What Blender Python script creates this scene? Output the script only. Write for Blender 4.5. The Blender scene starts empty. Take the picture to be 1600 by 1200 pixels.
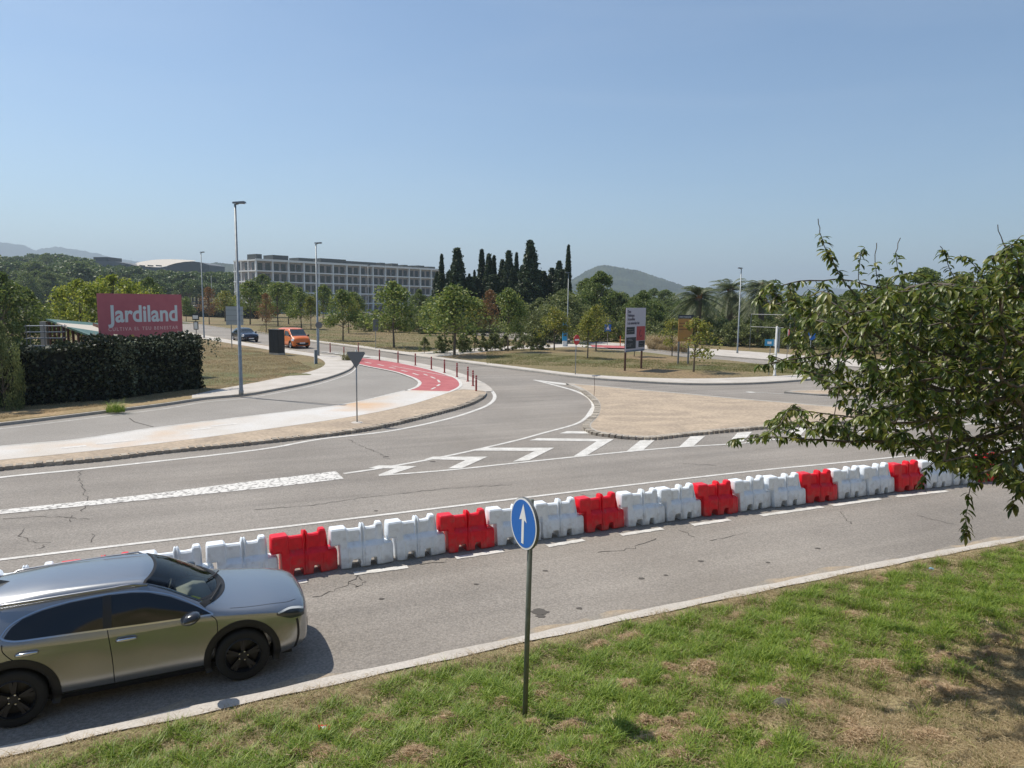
import bpy, bmesh, math, random
import numpy as np
from mathutils import Vector, Matrix, Euler
from mathutils.bvhtree import BVHTree
R = math.radians
random.seed(7)
S = bpy.context.scene
C = S.collection

# ------------------------------------------------------------------ camera
FPX, CAMH, PITCH, ROLL = 1109.0, 5.3, math.atan(130/1109), 0.012
cd = bpy.data.cameras.new('camera'); cam = bpy.data.objects.new('camera', cd); C.objects.link(cam)
cd.sensor_width = 36; cd.lens = FPX/1600*36; cd.clip_start = .1; cd.clip_end = 30000
cam.matrix_world = Matrix.Translation((0, 0, CAMH)) @ Matrix.Rotation(math.pi/2-PITCH, 4, 'X') @ Matrix.Rotation(ROLL, 4, 'Z')
S.camera = cam
# ------------------------------------------------------------------ sky, sun, exposure
SUN_EL, SUN_AZ = R(58), math.atan2(-.90, .43)
w = bpy.data.worlds.new('World'); S.world = w; w.use_nodes = True
nt = w.node_tree; bg = nt.nodes['Background']; sk = nt.nodes.new('ShaderNodeTexSky')
sk.sky_type = 'NISHITA'; sk.sun_disc = False; sk.sun_elevation = SUN_EL; sk.sun_rotation = SUN_AZ
sk.air_density = 1.0; sk.dust_density = .9; sk.ozone_density = 3.6; sk.altitude = 100
_tn = nt.nodes.new('ShaderNodeMix'); _tn.data_type = 'RGBA'; _tn.blend_type = 'MULTIPLY'; _tn.inputs[0].default_value = 1; _tn.inputs[7].default_value = (.945,.985,.965,1)
nt.links.new(sk.outputs[0], _tn.inputs[6]); # faint high haze streaks
_tc = nt.nodes.new('ShaderNodeTexCoord'); _mp = nt.nodes.new('ShaderNodeMapping'); _mp.inputs['Scale'].default_value = (1.2, 1.2, 7); nt.links.new(_tc.outputs['Generated'], _mp.inputs[0])
_nz = nt.nodes.new('ShaderNodeTexNoise'); _nz.inputs['Scale'].default_value = 1.6; _nz.inputs['Detail'].default_value = 6; _nz.inputs['Distortion'].default_value = .6; nt.links.new(_mp.outputs[0], _nz.inputs['Vector'])
_mr = nt.nodes.new('ShaderNodeMapRange'); _mr.inputs[1].default_value = .45; _mr.inputs[2].default_value = .8; _mr.inputs[3].default_value = 0; _mr.inputs[4].default_value = .09; nt.links.new(_nz.outputs[0], _mr.inputs[0])
_hz = nt.nodes.new('ShaderNodeMix'); _hz.data_type = 'RGBA'; _hz.inputs[7].default_value = (5.6, 6.2, 6.8, 1); nt.links.new(_mr.outputs[0], _hz.inputs[0]); nt.links.new(_tn.outputs[2], _hz.inputs[6]); nt.links.new(_hz.outputs[2], bg.inputs[0]); bg.inputs[1].default_value = .098
sl = bpy.data.lights.new('sun', 'SUN'); sl.energy = 3.6; sl.angle = R(.6); sl.color = (1, .93, .82)
so = bpy.data.objects.new('sun', sl); C.objects.link(so)
sd = Vector((math.cos(SUN_EL)*math.sin(SUN_AZ), math.cos(SUN_EL)*math.cos(SUN_AZ), math.sin(SUN_EL)))
so.rotation_euler = (-sd).to_track_quat('-Z', 'Y').to_euler()
S.view_settings.view_transform = 'Standard'; S.view_settings.look = 'None'
S.view_settings.exposure = 0.48; S.view_settings.gamma = 1

# ------------------------------------------------------------------ helpers
def P(px, py, z=0.0):
    """ground point (metres) seen at photo pixel (px,py) for a plane of height z"""
    u, v = px-800, py-600
    c, s = math.cos(ROLL), math.sin(ROLL)
    u, v = u*c+v*s, -u*s+v*c
    d = (u, FPX*math.cos(PITCH)-v*math.sin(PITCH), -FPX*math.sin(PITCH)-v*math.cos(PITCH))
    t = (z-CAMH)/d[2]
    return Vector((d[0]*t, d[1]*t, z))
def PD(px, py, Y):
    """point at distance Y straight ahead"""
    u, v = px-800, py-600
    c, s = math.cos(ROLL), math.sin(ROLL)
    u, v = u*c+v*s, -u*s+v*c
    d = (u, FPX*math.cos(PITCH)-v*math.sin(PITCH), -FPX*math.sin(PITCH)-v*math.cos(PITCH))
    return Vector((d[0]/d[1]*Y, Y, CAMH+d[2]/d[1]*Y))
def pix(p):
    u = p[0]; a = p[1]; b = p[2]-CAMH
    f = a*math.cos(PITCH)-b*math.sin(PITCH); v = -(b*math.cos(PITCH)+a*math.sin(PITCH))
    if f < .1: return (-9999, -9999)
    u, v = u/f*FPX, v/f*FPX
    return (800+u*math.cos(ROLL)-v*math.sin(ROLL), 600+u*math.sin(ROLL)+v*math.cos(ROLL))

MATS = {}
def mat(name, col, rough=.8, metal=0, col2=None, scale=5, detail=4, bump=0, bscale=None, spec=None, coat=0, contrast=(.35, .65), speck=None, stretch=None):
    if name in MATS: return MATS[name]
    m = bpy.data.materials.new(name); m.use_nodes = True; n = m.node_tree; b = n.nodes['Principled BSDF']
    b.inputs['Base Color'].default_value = (*col, 1); b.inputs['Roughness'].default_value = rough; b.inputs['Metallic'].default_value = metal
    if spec is not None: b.inputs['Specular IOR Level'].default_value = spec
    if coat: b.inputs['Coat Weight'].default_value = coat; b.inputs['Coat Roughness'].default_value = .04
    tc = n.nodes.new('ShaderNodeTexCoord'); src = tc.outputs['Object']
    if stretch:
        mp = n.nodes.new('ShaderNodeMapping'); mp.inputs['Scale'].default_value = stretch; n.links.new(src, mp.inputs[0]); src = mp.outputs[0]
    out = None
    if col2:
        nz = n.nodes.new('ShaderNodeTexNoise'); nz.inputs['Scale'].default_value = scale; nz.inputs['Detail'].default_value = detail
        n.links.new(src, nz.inputs['Vector'])
        r = n.nodes.new('ShaderNodeValToRGB'); r.color_ramp.elements[0].position = contrast[0]; r.color_ramp.elements[1].position = contrast[1]
        r.color_ramp.elements[0].color = (*col, 1); r.color_ramp.elements[1].color = (*col2, 1)
        n.links.new(nz.outputs[0], r.inputs[0]); out = r.outputs[0]
    if speck:
        sc, amt = speck
        nz = n.nodes.new('ShaderNodeTexNoise'); nz.inputs['Scale'].default_value = sc; nz.inputs['Detail'].default_value = 3
        n.links.new(src, nz.inputs['Vector'])
        mr = n.nodes.new('ShaderNodeMapRange'); mr.inputs[1].default_value = .3; mr.inputs[2].default_value = .7; mr.inputs[3].default_value = 1-amt; mr.inputs[4].default_value = 1+amt
        n.links.new(nz.outputs[0], mr.inputs[0])
        mx = n.nodes.new('ShaderNodeMix'); mx.data_type = 'RGBA'; mx.blend_type = 'MULTIPLY'; mx.inputs[0].default_value = 1
        if out: n.links.new(out, mx.inputs[6])
        else: mx.inputs[6].default_value = (*col, 1)
        n.links.new(mr.outputs[0], mx.inputs[7]); out = mx.outputs[2]
    if out: n.links.new(out, b.inputs['Base Color'])
    if bump:
        nb = n.nodes.new('ShaderNodeTexNoise'); nb.inputs['Scale'].default_value = bscale or scale*4; nb.inputs['Detail'].default_value = 4
        n.links.new(src, nb.inputs['Vector'])
        bp = n.nodes.new('ShaderNodeBump'); bp.inputs['Strength'].default_value = bump; bp.inputs['Distance'].default_value = .05
        n.links.new(nb.outputs[0], bp.inputs['Height']); n.links.new(bp.outputs[0], b.inputs['Normal'])
    MATS[name] = m; return m
def leafmat(name, cols, trans=.3, rough=.55):
    m = bpy.data.materials.new(name); m.use_nodes = True; n = m.node_tree; b = n.nodes['Principled BSDF']
    g = n.nodes.new('ShaderNodeNewGeometry'); r = n.nodes.new('ShaderNodeValToRGB')
    els = r.color_ramp.elements
    for i, c in enumerate(cols):
        p = i/(len(cols)-1)
        e = els[i] if i < 2 else els.new(p)
        e.position = p; e.color = (*c, 1)
    els[1].position = 1/(len(cols)-1)
    n.links.new(g.outputs['Random Per Island'], r.inputs[0])
    n.links.new(r.outputs[0], b.inputs['Base Color']); b.inputs['Roughness'].default_value = rough
    t = n.nodes.new('ShaderNodeBsdfTranslucent'); n.links.new(r.outputs[0], t.inputs[0])
    mx = n.nodes.new('ShaderNodeMixShader'); mx.inputs[0].default_value = trans
    n.links.new(b.outputs[0], mx.inputs[1]); n.links.new(t.outputs[0], mx.inputs[2])
    n.links.new(mx.outputs[0], n.nodes['Material Output'].inputs[0])
    MATS[name] = m; return m

class MB:
    def __init__(s): s.v = []; s.f = []; s.m = []
    def add(s, vs, fs, mi=0):
        o = len(s.v); s.v += [tuple(p) for p in vs]; s.f += [tuple(i+o for i in f) for f in fs]; s.m += [mi]*len(fs); return s
    def box(s, lo, hi, mi=0, M=None):
        (a, b, c), (d, e, f) = lo, hi
        vs = [Vector(p) for p in ((a,b,c),(d,b,c),(d,e,c),(a,e,c),(a,b,f),(d,b,f),(d,e,f),(a,e,f))]
        if M: vs = [M @ p for p in vs]
        return s.add(vs, [(0,3,2,1),(4,5,6,7),(0,1,5,4),(1,2,6,5),(2,3,7,6),(3,0,4,7)], mi)
    def tube(s, pts, rad, n=8, mi=0, cap=True):
        pts = [Vector(p) for p in pts]; k = len(pts)
        if not hasattr(rad, '__len__'): rad = [rad]*k
        vs = []; prev = None
        for i, p in enumerate(pts):
            t = (pts[min(i+1, k-1)]-pts[max(i-1, 0)]).normalized()
            a = Vector((0, 0, 1)) if abs(t.z) < .9 else Vector((1, 0, 0))
            if prev is None: x = t.cross(a).normalized()
            else:
                x = prev-t*prev.dot(t)
                x = x.normalized() if x.length > 1e-5 else t.cross(a).normalized()
            prev = x; y = t.cross(x)
            vs += [p+(x*math.cos(2*math.pi*j/n)+y*math.sin(2*math.pi*j/n))*rad[i] for j in range(n)]
        fs = [(i*n+j, i*n+(j+1) % n, (i+1)*n+(j+1) % n, (i+1)*n+j) for i in range(k-1) for j in range(n)]
        if cap: fs += [tuple(range(n))[::-1], tuple(range((k-1)*n, k*n))]
        return s.add(vs, fs, mi)
    def prism(s, poly, z0, z1, mi=0, side=None, M=None):
        n = len(poly); vs = [Vector((p[0], p[1], z0)) for p in poly]+[Vector((p[0], p[1], z1)) for p in poly]
        if M: vs = [M @ v for v in vs]
        s.add(vs, [tuple(range(n, 2*n))], mi)
        s.add(vs, [tuple(range(n))[::-1]]+[(i, (i+1) % n, n+(i+1) % n, n+i) for i in range(n)], mi if side is None else side)
        return s
    def grid(s, rows, mi=0, closed=False):
        nr, ncol = len(rows), len(rows[0]); vs = [p for r in rows for p in r]
        fs = [(i*ncol+j, i*ncol+(j+1) % ncol, (i+1)*ncol+(j+1) % ncol, (i+1)*ncol+j) for i in range(nr-1) for j in range(ncol if closed else ncol-1)]
        return s.add(vs, fs, mi)
    def lathe(s, prof, n=24, mi=0, axis='z', M=None):
        rows = []
        for r, h in prof:
            row = []
            for j in range(n):
                a = 2*math.pi*j/n; c, q = r*math.cos(a), r*math.sin(a)
                p = Vector((c, q, h)) if axis == 'z' else Vector((c, h, q))
                row.append(M @ p if M else p)
            rows.append(row)
        return s.grid(rows, mi, True)
    def build(s, name, mats, parent=None, smooth=False, M=None):
        me = bpy.data.meshes.new(name); me.from_pydata(s.v, [], s.f)
        if not isinstance(mats, (list, tuple)): mats = [mats]
        for m in mats: me.materials.append(m)
        if len(mats) > 1: me.polygons.foreach_set('material_index', s.m)
        if smooth: me.polygons.foreach_set('use_smooth', [True]*len(me.polygons))
        me.update()
        return link(name, me, parent)
def link(name, me, parent=None):
    o = bpy.data.objects.new(name, me); C.objects.link(o)
    if parent: o.parent = parent
    return o
def fixn(o):
    bm = bmesh.new(); bm.from_mesh(o.data); bmesh.ops.recalc_face_normals(bm, faces=bm.faces); bm.to_mesh(o.data); bm.free(); return o
def tag(o, label, cat, group=None, kind=None):
    o['label'] = label; o['category'] = cat
    if group: o['group'] = group
    if kind: o['kind'] = kind
    return o
def struct(o): o['kind'] = 'structure'; return o
def empty(name, loc=(0, 0, 0), rz=0, label=None, cat=None, group=None):
    o = bpy.data.objects.new(name, None); C.objects.link(o); o.location = loc; o.rotation_euler = (0, 0, rz); o.empty_display_size = .2
    if label: tag(o, label, cat, group)
    return o
def dup(root, loc, rz=0, sc=1, label=None, mats=None):
    r = root.copy(); C.objects.link(r); r.location = loc; r.rotation_euler = (0, 0, rz)
    r.scale = (sc, sc, sc) if not hasattr(sc, '__len__') else sc
    if label: r['label'] = label
    for ch in root.children:
        c = ch.copy(); C.objects.link(c); c.parent = r
        for g in ch.children:
            d = g.copy(); C.objects.link(d); d.parent = c
    return r
def cat(pts, n=6):
    """catmull-rom through 2-D/3-D points"""
    p = [np.array(q, float) for q in pts]; p = [2*p[0]-p[1]]+p+[2*p[-1]-p[-2]]; out = []
    for i in range(1, len(p)-2):
        for k in range(n):
            t = k/n
            out.append(.5*((2*p[i])+(-p[i-1]+p[i+1])*t+(2*p[i-1]-5*p[i]+4*p[i+1]-p[i+2])*t*t+(-p[i-1]+3*p[i]-3*p[i+1]+p[i+2])*t**3))
    out.append(p[-2]); return out
def G(pts, z=0): return [P(x, y, z) for x, y in pts]
def GS(pts, z=0, n=5): return [Vector((q[0], q[1], z)) for q in cat([P(x, y, z)[:2] for x, y in pts], n)]
def ribbon(pts, wid, z):
    """flat strip along ground points"""
    pts = [Vector((p[0], p[1], 0)) for p in pts]; k = len(pts); L = []; Rr = []
    for i, p in enumerate(pts):
        t = (pts[min(i+1, k-1)]-pts[max(i-1, 0)]).normalized(); n = Vector((-t.y, t.x, 0)); ww = wid if not hasattr(wid, '__len__') else wid[i]
        L.append((p+n*ww/2)[:2]+(z,)); Rr.append((p-n*ww/2)[:2]+(z,))
    return [L, Rr]
def text(s, size, m, parent, M, bold=0, name='lettering', depth=.004, sx=1, align='LEFT', space=1):
    cu = bpy.data.curves.new('t', 'FONT'); cu.body = s; cu.size = size; cu.offset = bold; cu.extrude = depth; cu.align_x = align; cu.resolution_u = 4; cu.space_character = space
    o = bpy.data.objects.new('t', cu); C.objects.link(o); bpy.context.view_layer.update()
    me = bpy.data.meshes.new_from_object(o.evaluated_get(bpy.context.evaluated_depsgraph_get())); bpy.data.objects.remove(o); bpy.data.curves.remove(cu)
    me.name = name; me.transform(M @ Matrix.Diagonal((sx, 1, 1, 1))); me.materials.clear(); me.materials.append(m); return link(name, me, parent)
def split_words(o, n):
    """one lettering object per word"""
    me = o.data; xs_ = sorted({round(v.co.x, 4) for v in me.vertices}); gaps = sorted(((b-a, (a+b)/2) for a, b in zip(xs_[:-1], xs_[1:])), reverse=True)[:n-1]; cuts = sorted(g[1] for g in gaps)
    for i in range(n):
        m2 = me.copy(); bm = bmesh.new(); bm.from_mesh(m2); lo, hi = ([-1e9]+cuts)[i], (cuts+[1e9])[i]
        bmesh.ops.delete(bm, geom=[v for v in bm.verts if not lo < v.co.x < hi], context='VERTS'); bm.to_mesh(m2); bm.free(); link('lettering', m2, o.parent)
    bpy.data.objects.remove(o)
def ordn(i):
    w = ['first','second','third','fourth','fifth','sixth','seventh','eighth','ninth','tenth','eleventh','twelfth','thirteenth','fourteenth','fifteenth','sixteenth','seventeenth','eighteenth','nineteenth','twentieth']
    n = i+1
    if n <= 20: return w[i]
    if n >= 100: return '%dth' % n
    t, u = n//10, n % 10
    return (['twenty','thirty','forty','fifty','sixty','seventy','eighty','ninety'][t-2]+'-'+w[u-1]) if u else ['twentieth','thirtieth','fortieth','fiftieth','sixtieth','seventieth','eightieth','ninetieth'][t-2]

# ------------------------------------------------------------------ materials
asph = mat('asphalt_grey', (.228,.205,.179), .9, col2=(.285,.258,.227), scale=.22, detail=7, bump=.4, bscale=60, speck=(26, .27))
def lane_wear(m, amt):
    n = m.node_tree; b = n.nodes['Principled BSDF']; lk = b.inputs['Base Color'].links[0].from_socket
    tc = n.nodes.new('ShaderNodeTexCoord'); mp = n.nodes.new('ShaderNodeMapping'); mp.vector_type = 'TEXTURE'; mp.inputs['Rotation'].default_value = (0, 0, R(23.5)); mp.inputs['Scale'].default_value = (14, .8, 1)
    n.links.new(tc.outputs['Object'], mp.inputs[0]); nz = n.nodes.new('ShaderNodeTexNoise'); nz.inputs['Scale'].default_value = 1; nz.inputs['Detail'].default_value = 4; nz.inputs['Distortion'].default_value = .4; n.links.new(mp.outputs[0], nz.inputs['Vector'])
    mr = n.nodes.new('ShaderNodeMapRange'); mr.inputs[1].default_value = .3; mr.inputs[2].default_value = .7; mr.inputs[3].default_value = 1-amt; mr.inputs[4].default_value = 1+amt; n.links.new(nz.outputs[0], mr.inputs[0])
    mx = n.nodes.new('ShaderNodeMix'); mx.data_type = 'RGBA'; mx.blend_type = 'MULTIPLY'; mx.inputs[0].default_value = 1; n.links.new(lk, mx.inputs[6]); n.links.new(mr.outputs[0], mx.inputs[7])
    nz2_ = n.nodes.new('ShaderNodeTexNoise'); nz2_.inputs['Scale'].default_value = .09; nz2_.inputs['Detail'].default_value = 6; n.links.new(tc.outputs['Object'], nz2_.inputs['Vector'])
    rp = n.nodes.new('ShaderNodeMapRange'); rp.inputs[1].default_value = .45; rp.inputs[2].default_value = .7; rp.inputs[3].default_value = 0; rp.inputs[4].default_value = .35; n.links.new(nz2_.outputs[0], rp.inputs[0])
    m2 = n.nodes.new('ShaderNodeMix'); m2.data_type = 'RGBA'; n.links.new(rp.outputs[0], m2.inputs[0]); n.links.new(mx.outputs[2], m2.inputs[6]); m2.inputs[7].default_value = (.32,.275,.225,1); n.links.new(m2.outputs[2], b.inputs['Base Color'])
lane_wear(asph, .13)
asph_p = mat('asphalt_old', (.265,.245,.22), .9, col2=(.31,.288,.26), scale=.3, detail=6, bump=.3, bscale=60, speck=(26, .16))
white = mat('road_paint', (.52,.50,.46), .8, col2=(.66,.64,.60), scale=3, detail=6, speck=(25, .15))
concr = mat('concrete_pale', (.45,.41,.36), .9, col2=(.54,.50,.45), scale=.8, detail=7, speck=(30, .12))
kerbm = mat('kerb_stone', (.36,.33,.29), .9, col2=(.44,.41,.36), scale=3, detail=6, speck=(25, .15))
gravel = mat('paver_brown', (.345,.275,.205), .95, col2=(.46,.365,.265), scale=.45, detail=10, speck=(9, .22), bump=.3, contrast=(.35,.65), stretch=(.7,1.0,1))
for _n in gravel.node_tree.nodes:
    if _n.type == 'TEX_NOISE' and abs(_n.inputs['Scale'].default_value-.45) < .01: _n.inputs['Distortion'].default_value = 2.2
dry = mat('dry_grass', (.23,.16,.085), 1, col2=(.15,.135,.055), scale=.12, detail=9, speck=(6, .45), bump=.6, bscale=7)
tan = mat('dry_soil', (.36,.25,.14), 1, col2=(.26,.20,.10), scale=.35, detail=8, speck=(7, .3), bump=.5, bscale=8)
redm = mat('red_lane_paint', (.38,.095,.10), .85, col2=(.45,.135,.138), scale=1.2, detail=6, speck=(25, .1))
galv = mat('galvanised_steel', (.32,.34,.35), .5, .5, col2=(.24,.26,.27), scale=6)
dark = mat('dark_metal', (.035,.037,.04), .5)
black = mat('black_plastic', (.010,.010,.011), .6)
bark = mat('bark', (.11,.085,.06), .95, col2=(.17,.14,.11), scale=14, bump=.6)
whitem = mat('white_enamel', (.78,.78,.77), .4)
bluem = mat('blue_enamel', (.008,.13,.48), .45)
signred = mat('sign_red', (.55,.03,.04), .45)

# ================================================================== SETTING
KN = [(-200,1232),(0,1187),(42,1178),(300,1120),(400,1099),(525,1075),(675,1038),(787,1012),(900,990),(1000,968),(1162,937),(1337,893),(1600,847),(1900,798),(2300,735)]
_k = np.array([P(*q)[:2] for q in KN]); _c = np.polyfit(_k[:,0], _k[:,1], 4)
kerb_line = [Vector((x, float(np.polyval(_c, x)), 0)) for x in np.linspace(-12, 30, 60)]+[Vector((60,37,0))]
kerb_line = [Vector((-20, kerb_line[0].y-3.2, 0))]+kerb_line
kx = [p.x for p in kerb_line]; ky = [p.y for p in kerb_line]
def sdist(x, y): return (np.interp(x, kx, ky)-y)*.905
def slope_z(x, y):
    s = sdist(x, y); return .03+.14*np.maximum(s, 0)+.1*np.maximum(s-4.5, 0)**2
# terrain beyond: flat by the junction, rising gently far off on the left
def hz(x, y):
    y = np.asarray(y, float); x = np.asarray(x, float)
    a = np.clip((y-330)/500, 0, 1)**1.2*26*np.clip((60-x-.12*y)/200, 0, 1)
    return a+np.clip((y-900)/3000, 0, 1)*20-.02
ys = np.concatenate([np.linspace(-60, 130, 20), np.geomspace(140, 9000, 60)])
xs = np.concatenate([-np.geomspace(9000, 100, 30), np.linspace(-90, 90, 19), np.geomspace(100, 9000, 30)])
mb = MB(); mb.grid([[(x, y, float(hz(x, y))) for x in xs] for y in ys])
landm = mat('far_land', (.075,.085,.035), 1, col2=(.15,.125,.065), scale=.012, detail=9, speck=(.3, .3))
struct(mb.build('ground', landm, smooth=True))
# foreground bank
rows = []
ss = np.concatenate([np.linspace(0, 6, 40), np.linspace(6.3, 13, 16)])
for s_ in ss:
    row = []
    for t in np.linspace(-13, 45, 150):
        yk = float(np.interp(t, kx, ky)); x, y = t+s_*.42, 0
        yk = float(np.interp(x, kx, ky)); y = yk-s_/.905
        z = float(slope_z(x, y))+ (.035*math.sin(x*2.1+y*1.3)*math.sin(y*2.7-x)+.02*math.sin(x*5.3)*math.sin(y*4.1))*min(1, s_)
        row.append((x, y, z))
    rows.append(row)
soilm = mat('bank_soil', (.17,.165,.06), 1, col2=(.37,.29,.175), scale=.9, detail=9, speck=(18, .5), bump=.8, bscale=25, contrast=(.4,.62))
mb = MB(); mb.grid(rows); bank = struct(mb.build('grass_bank', soilm, smooth=True))
BANK = BVHTree.FromPolygons([tuple(v.co) for v in bank.data.vertices], [tuple(p.vertices) for p in bank.data.polygons])
def bank_at(px, py):
    o = Vector((0, 0, CAMH)); d = (P(px, py)-o).normalized(); h = BANK.ray_cast(o, d)[0]
    return h if h else P(px, py)
# asphalt sheet
far = [Vector((170,140,0)), Vector((-170,140,0)), Vector((-60,8,0))]
mb = MB(); zr = .012
near = [Vector((p.x, p.y-.02, 0)) for p in kerb_line]
poly = near+[Vector((170,100,0))]+far[:3]
mb.add([(p.x, p.y, zr) for p in poly], [tuple(range(len(poly)))])
road = struct(mb.build('road', asph))
# near gutter strip of pale concrete
mb = MB(); gut = [Vector((p.x, p.y, 0)) for p in cat([q[:2] for q in kerb_line], 3) for p in [Vector((p[0], p[1], 0))]]
wd = [.20+.035*math.sin(i*.9)+.03*random.random() for i in range(len(gut))]
mb.grid(ribbon([g+Vector((-.03,.07,0)) for g in gut], wd, .055)); o = mb.build('kerb', concr); struct(o)
mb = MB(); r_ = ribbon([g+Vector((-.03,.07,0)) for g in gut], wd, .055)[0]; mb.grid([r_, [(a, b+.002, .0) for a, b, c in r_]]); mb.build('kerb_face', kerbm, o)

sandm = mat('roadside_dust', (.36,.29,.21), 1, col2=(.27,.245,.21), scale=1.6, detail=8, speck=(30, .2), contrast=(.42,.58))
mb = MB(); rr0 = random.Random(8); L0, L1 = [], []
for g in gut:
    L0.append((g.x, g.y+.10, .0165)); L1.append((g.x-.06, g.y+.30+.12*math.sin(g.x*1.3)+.08*math.sin(g.x*4.1)+rr0.uniform(-.03,.05), .0165))
mb.grid([L0, L1]); struct(mb.build('roadside_dust', sandm))
def slab(name, edge, z=.13, m=None, kerb=.16, kmat=None, closed=True):
    """raised island: inner surface and a kerb ring around it"""
    cx = [Vector((p[0], p[1], 0)) for p in edge]; n = len(cx); area = sum(cx[i].x*cx[(i+1) % n].y-cx[(i+1) % n].x*cx[i].y for i in range(n))
    if area < 0: cx = cx[::-1]
    mb = MB(); ins = []
    for i in range(n):
        t = (cx[(i+1) % n]-cx[i-1]).normalized(); ins.append(cx[i]+Vector((-t.y, t.x, 0))*kerb)
    mb.add([(p.x, p.y, z) for p in ins], [tuple(range(n))])
    o = struct(mb.build(name, m))
    k = MB(); k.grid([[(p.x, p.y, z+.004) for p in cx], [(p.x, p.y, z+.004) for p in ins]], 0, True)
    k.grid([[(p.x, p.y, -.01) for p in cx], [(p.x, p.y, z+.004) for p in cx]], 1, True)
    k.build('kerb', [kmat or kerbm, kmat or kerbm], o)
    return o
Ak = [(-420,712),(-200,688),(0,666),(100,654),(181,644),(260,634),(320,625),(384,619),(430,611),(480,601),(520,590),(545,580),(553,572),(551,564),(540,558),(515,556),(497,554),(445,546),(400,538),(340,528),(282,517),(230,508),(160,497)]
A = GS(Ak, 0, 4)+[Vector((-330,260,0)), Vector((-330,30,0))]
slab('verge', A, .13, dry)
Bn = [(230,495),(340,512),(399,519),(483,535),(560,545),(663,560),(735,570),(838,583),(900,591),(975,597),(1075,602),(1175,601),(1262,595),(1300,588),(1297,582),(1270,578),(1190,571),(1140,565),(1065,559),(1009,552),(940,547),(880,541),(760,527),(640,512),(560,502),(480,494),(400,486),(330,481)]
slab('grass_median', GS(Bn, 0, 4), .13, dry)
Cn = [(1900,640),(1600,602),(1400,581),(1300,572),(1140,559),(1065,552),(1010,547),(940,541),(860,531),(760,517),(640,502),(560,493),(480,486),(420,482)]
CL = GS(Cn, 0, 4)
slab('far_verge', CL+[Vector((-60,420,0)), Vector((330,420,0)), Vector((330,70,0))], .13, dry)
# pale pavement along the far verge
mb = MB(); Cu = GS([(1900,622),(1600,588),(1400,569),(1300,561),(1140,549),(1065,545),(1010,541),(940,535.5),(860,526.5),(760,513.5),(640,499.5),(560,491),(480,484.5),(420,481)], 0, 4)
mb.grid([[(p.x, p.y, .14) for p in Cu], [(p.x, p.y, .14) for p in CL]]); struct(mb.build('pavement', concr))
# paved gore island
Dn = [(884,601),(907,612),(924,626),(929,637),(925,652),(912,668),(924,678),(952,683),(981,686.5),(1020,687.5),(1065,683),(1121,677),(1205,670),(1330,661),(1450,653),(1500,650),(1480,646),(1400,644),(1290,637),(1234,632),(1149,625),(1065,617),(997,611),(924,604)]
slab('traffic_island', GS(Dn, 0, 4), .11, gravel, .3)
# splitter island with cobbled kerb, brown paving
En = [(-420,792),(-200,762),(0,736),(160,721),(250,710),(400,695),(560,676),(650,657),(725,637),(750,626),(759,619),(757,614),(735,612),(712,613),(650,633),(560,653),(400,677),(250,697),(100,714),(0,724),(-200,745),(-420,772)]
slab('traffic_island', GS(En, 0, 4), .11, gravel, .02)
# cobbles (sett edging)
mb = MB(); edge = GS([(-200,762),(0,736),(160,721),(250,710),(400,695),(560,676),(650,657),(725,637),(750,626),(758,619)], 0, 12)
acc = 0; last = edge[0]
for a, b in zip(edge[:-1], edge[1:]):
    L = (b-a).length; t = (b-a).normalized(); nrm = Vector((-t.y, t.x, 0))
    while acc < L:
        p = a+t*acc; M = Matrix((( t.x, nrm.x, 0, p.x), (t.y, nrm.y, 0, p.y), (0, 0, 1, 0), (0, 0, 0, 1)))
        j = random.uniform(-.012, .012); mb.box((-.10, -.05+j, 0), (.08+random.uniform(-.02, .02), .27+j, .135+random.uniform(-.012, .015)), random.choice([0,0,1]), M); acc += .26
    acc -= L
cob1 = mat('sett_stone', (.30,.26,.21), .9, speck=(20, .25)); cob2 = mat('sett_stone_pale', (.40,.35,.28), .9, speck=(20, .25))
mort = mb.build('sett_edging', [cob1, cob2]); struct(mort)
mb = MB(); edge = GS([(907,612),(924,626),(930,637),(926,652),(912,668),(924,679),(952,684),(981,687),(1020,688),(1065,683),(1121,677.5),(1205,670),(1330,661),(1450,653)], 0, 12); acc = 0
for a, b in zip(edge[:-1], edge[1:]):
    L = (b-a).length; t = (b-a).normalized(); nrm = Vector((-t.y, t.x, 0))
    while acc < L:
        p = a+t*acc; M = Matrix((( t.x, nrm.x, 0, p.x), (t.y, nrm.y, 0, p.y), (0, 0, 1, 0), (0, 0, 0, 1)))
        mb.box((-.10, -.04, 0), (.08, .24, .128+random.uniform(-.012, .012)), random.choice([0,1]), M); acc += .27
    acc -= L
struct(mb.build('sett_edging', [cob1, cob2]))
# sheets on the asphalt
def sheet(name, pts, z, m, smooth_n=0, parent=None):
    g = GS(pts, 0, smooth_n) if smooth_n else G(pts)
    mb = MB(); mb.add([(p.x, p.y, z) for p in g], [tuple(range(len(g)))]); o = mb.build(name, m, parent)
    return struct(o) if parent is None else o
def band(name, up, lo, z, m, n=6, parent=None):
    a, b = GS(up, 0, n), GS(lo, 0, n); k = max(len(a), len(b))
    def rs(q):
        d = [0]
        for i in range(1, len(q)): d.append(d[-1]+(q[i]-q[i-1]).length)
        t = np.linspace(0, d[-1], 60); return [(float(np.interp(u, d, [v.x for v in q])), float(np.interp(u, d, [v.y for v in q])), z) for u in t]
    mb = MB(); mb.grid([rs(a), rs(b)]); o = mb.build(name, m, parent); return struct(o) if parent is None else o
def line(pts, w=.15, z=.022, m=white, name='road_marking', n=6, jit=0):
    g = GS(pts, 0, n) if n > 1 and len(pts) > 2 else G(pts)
    mb = MB(); mb.grid(ribbon(g, w, z)); return struct(mb.build(name, m))
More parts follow.
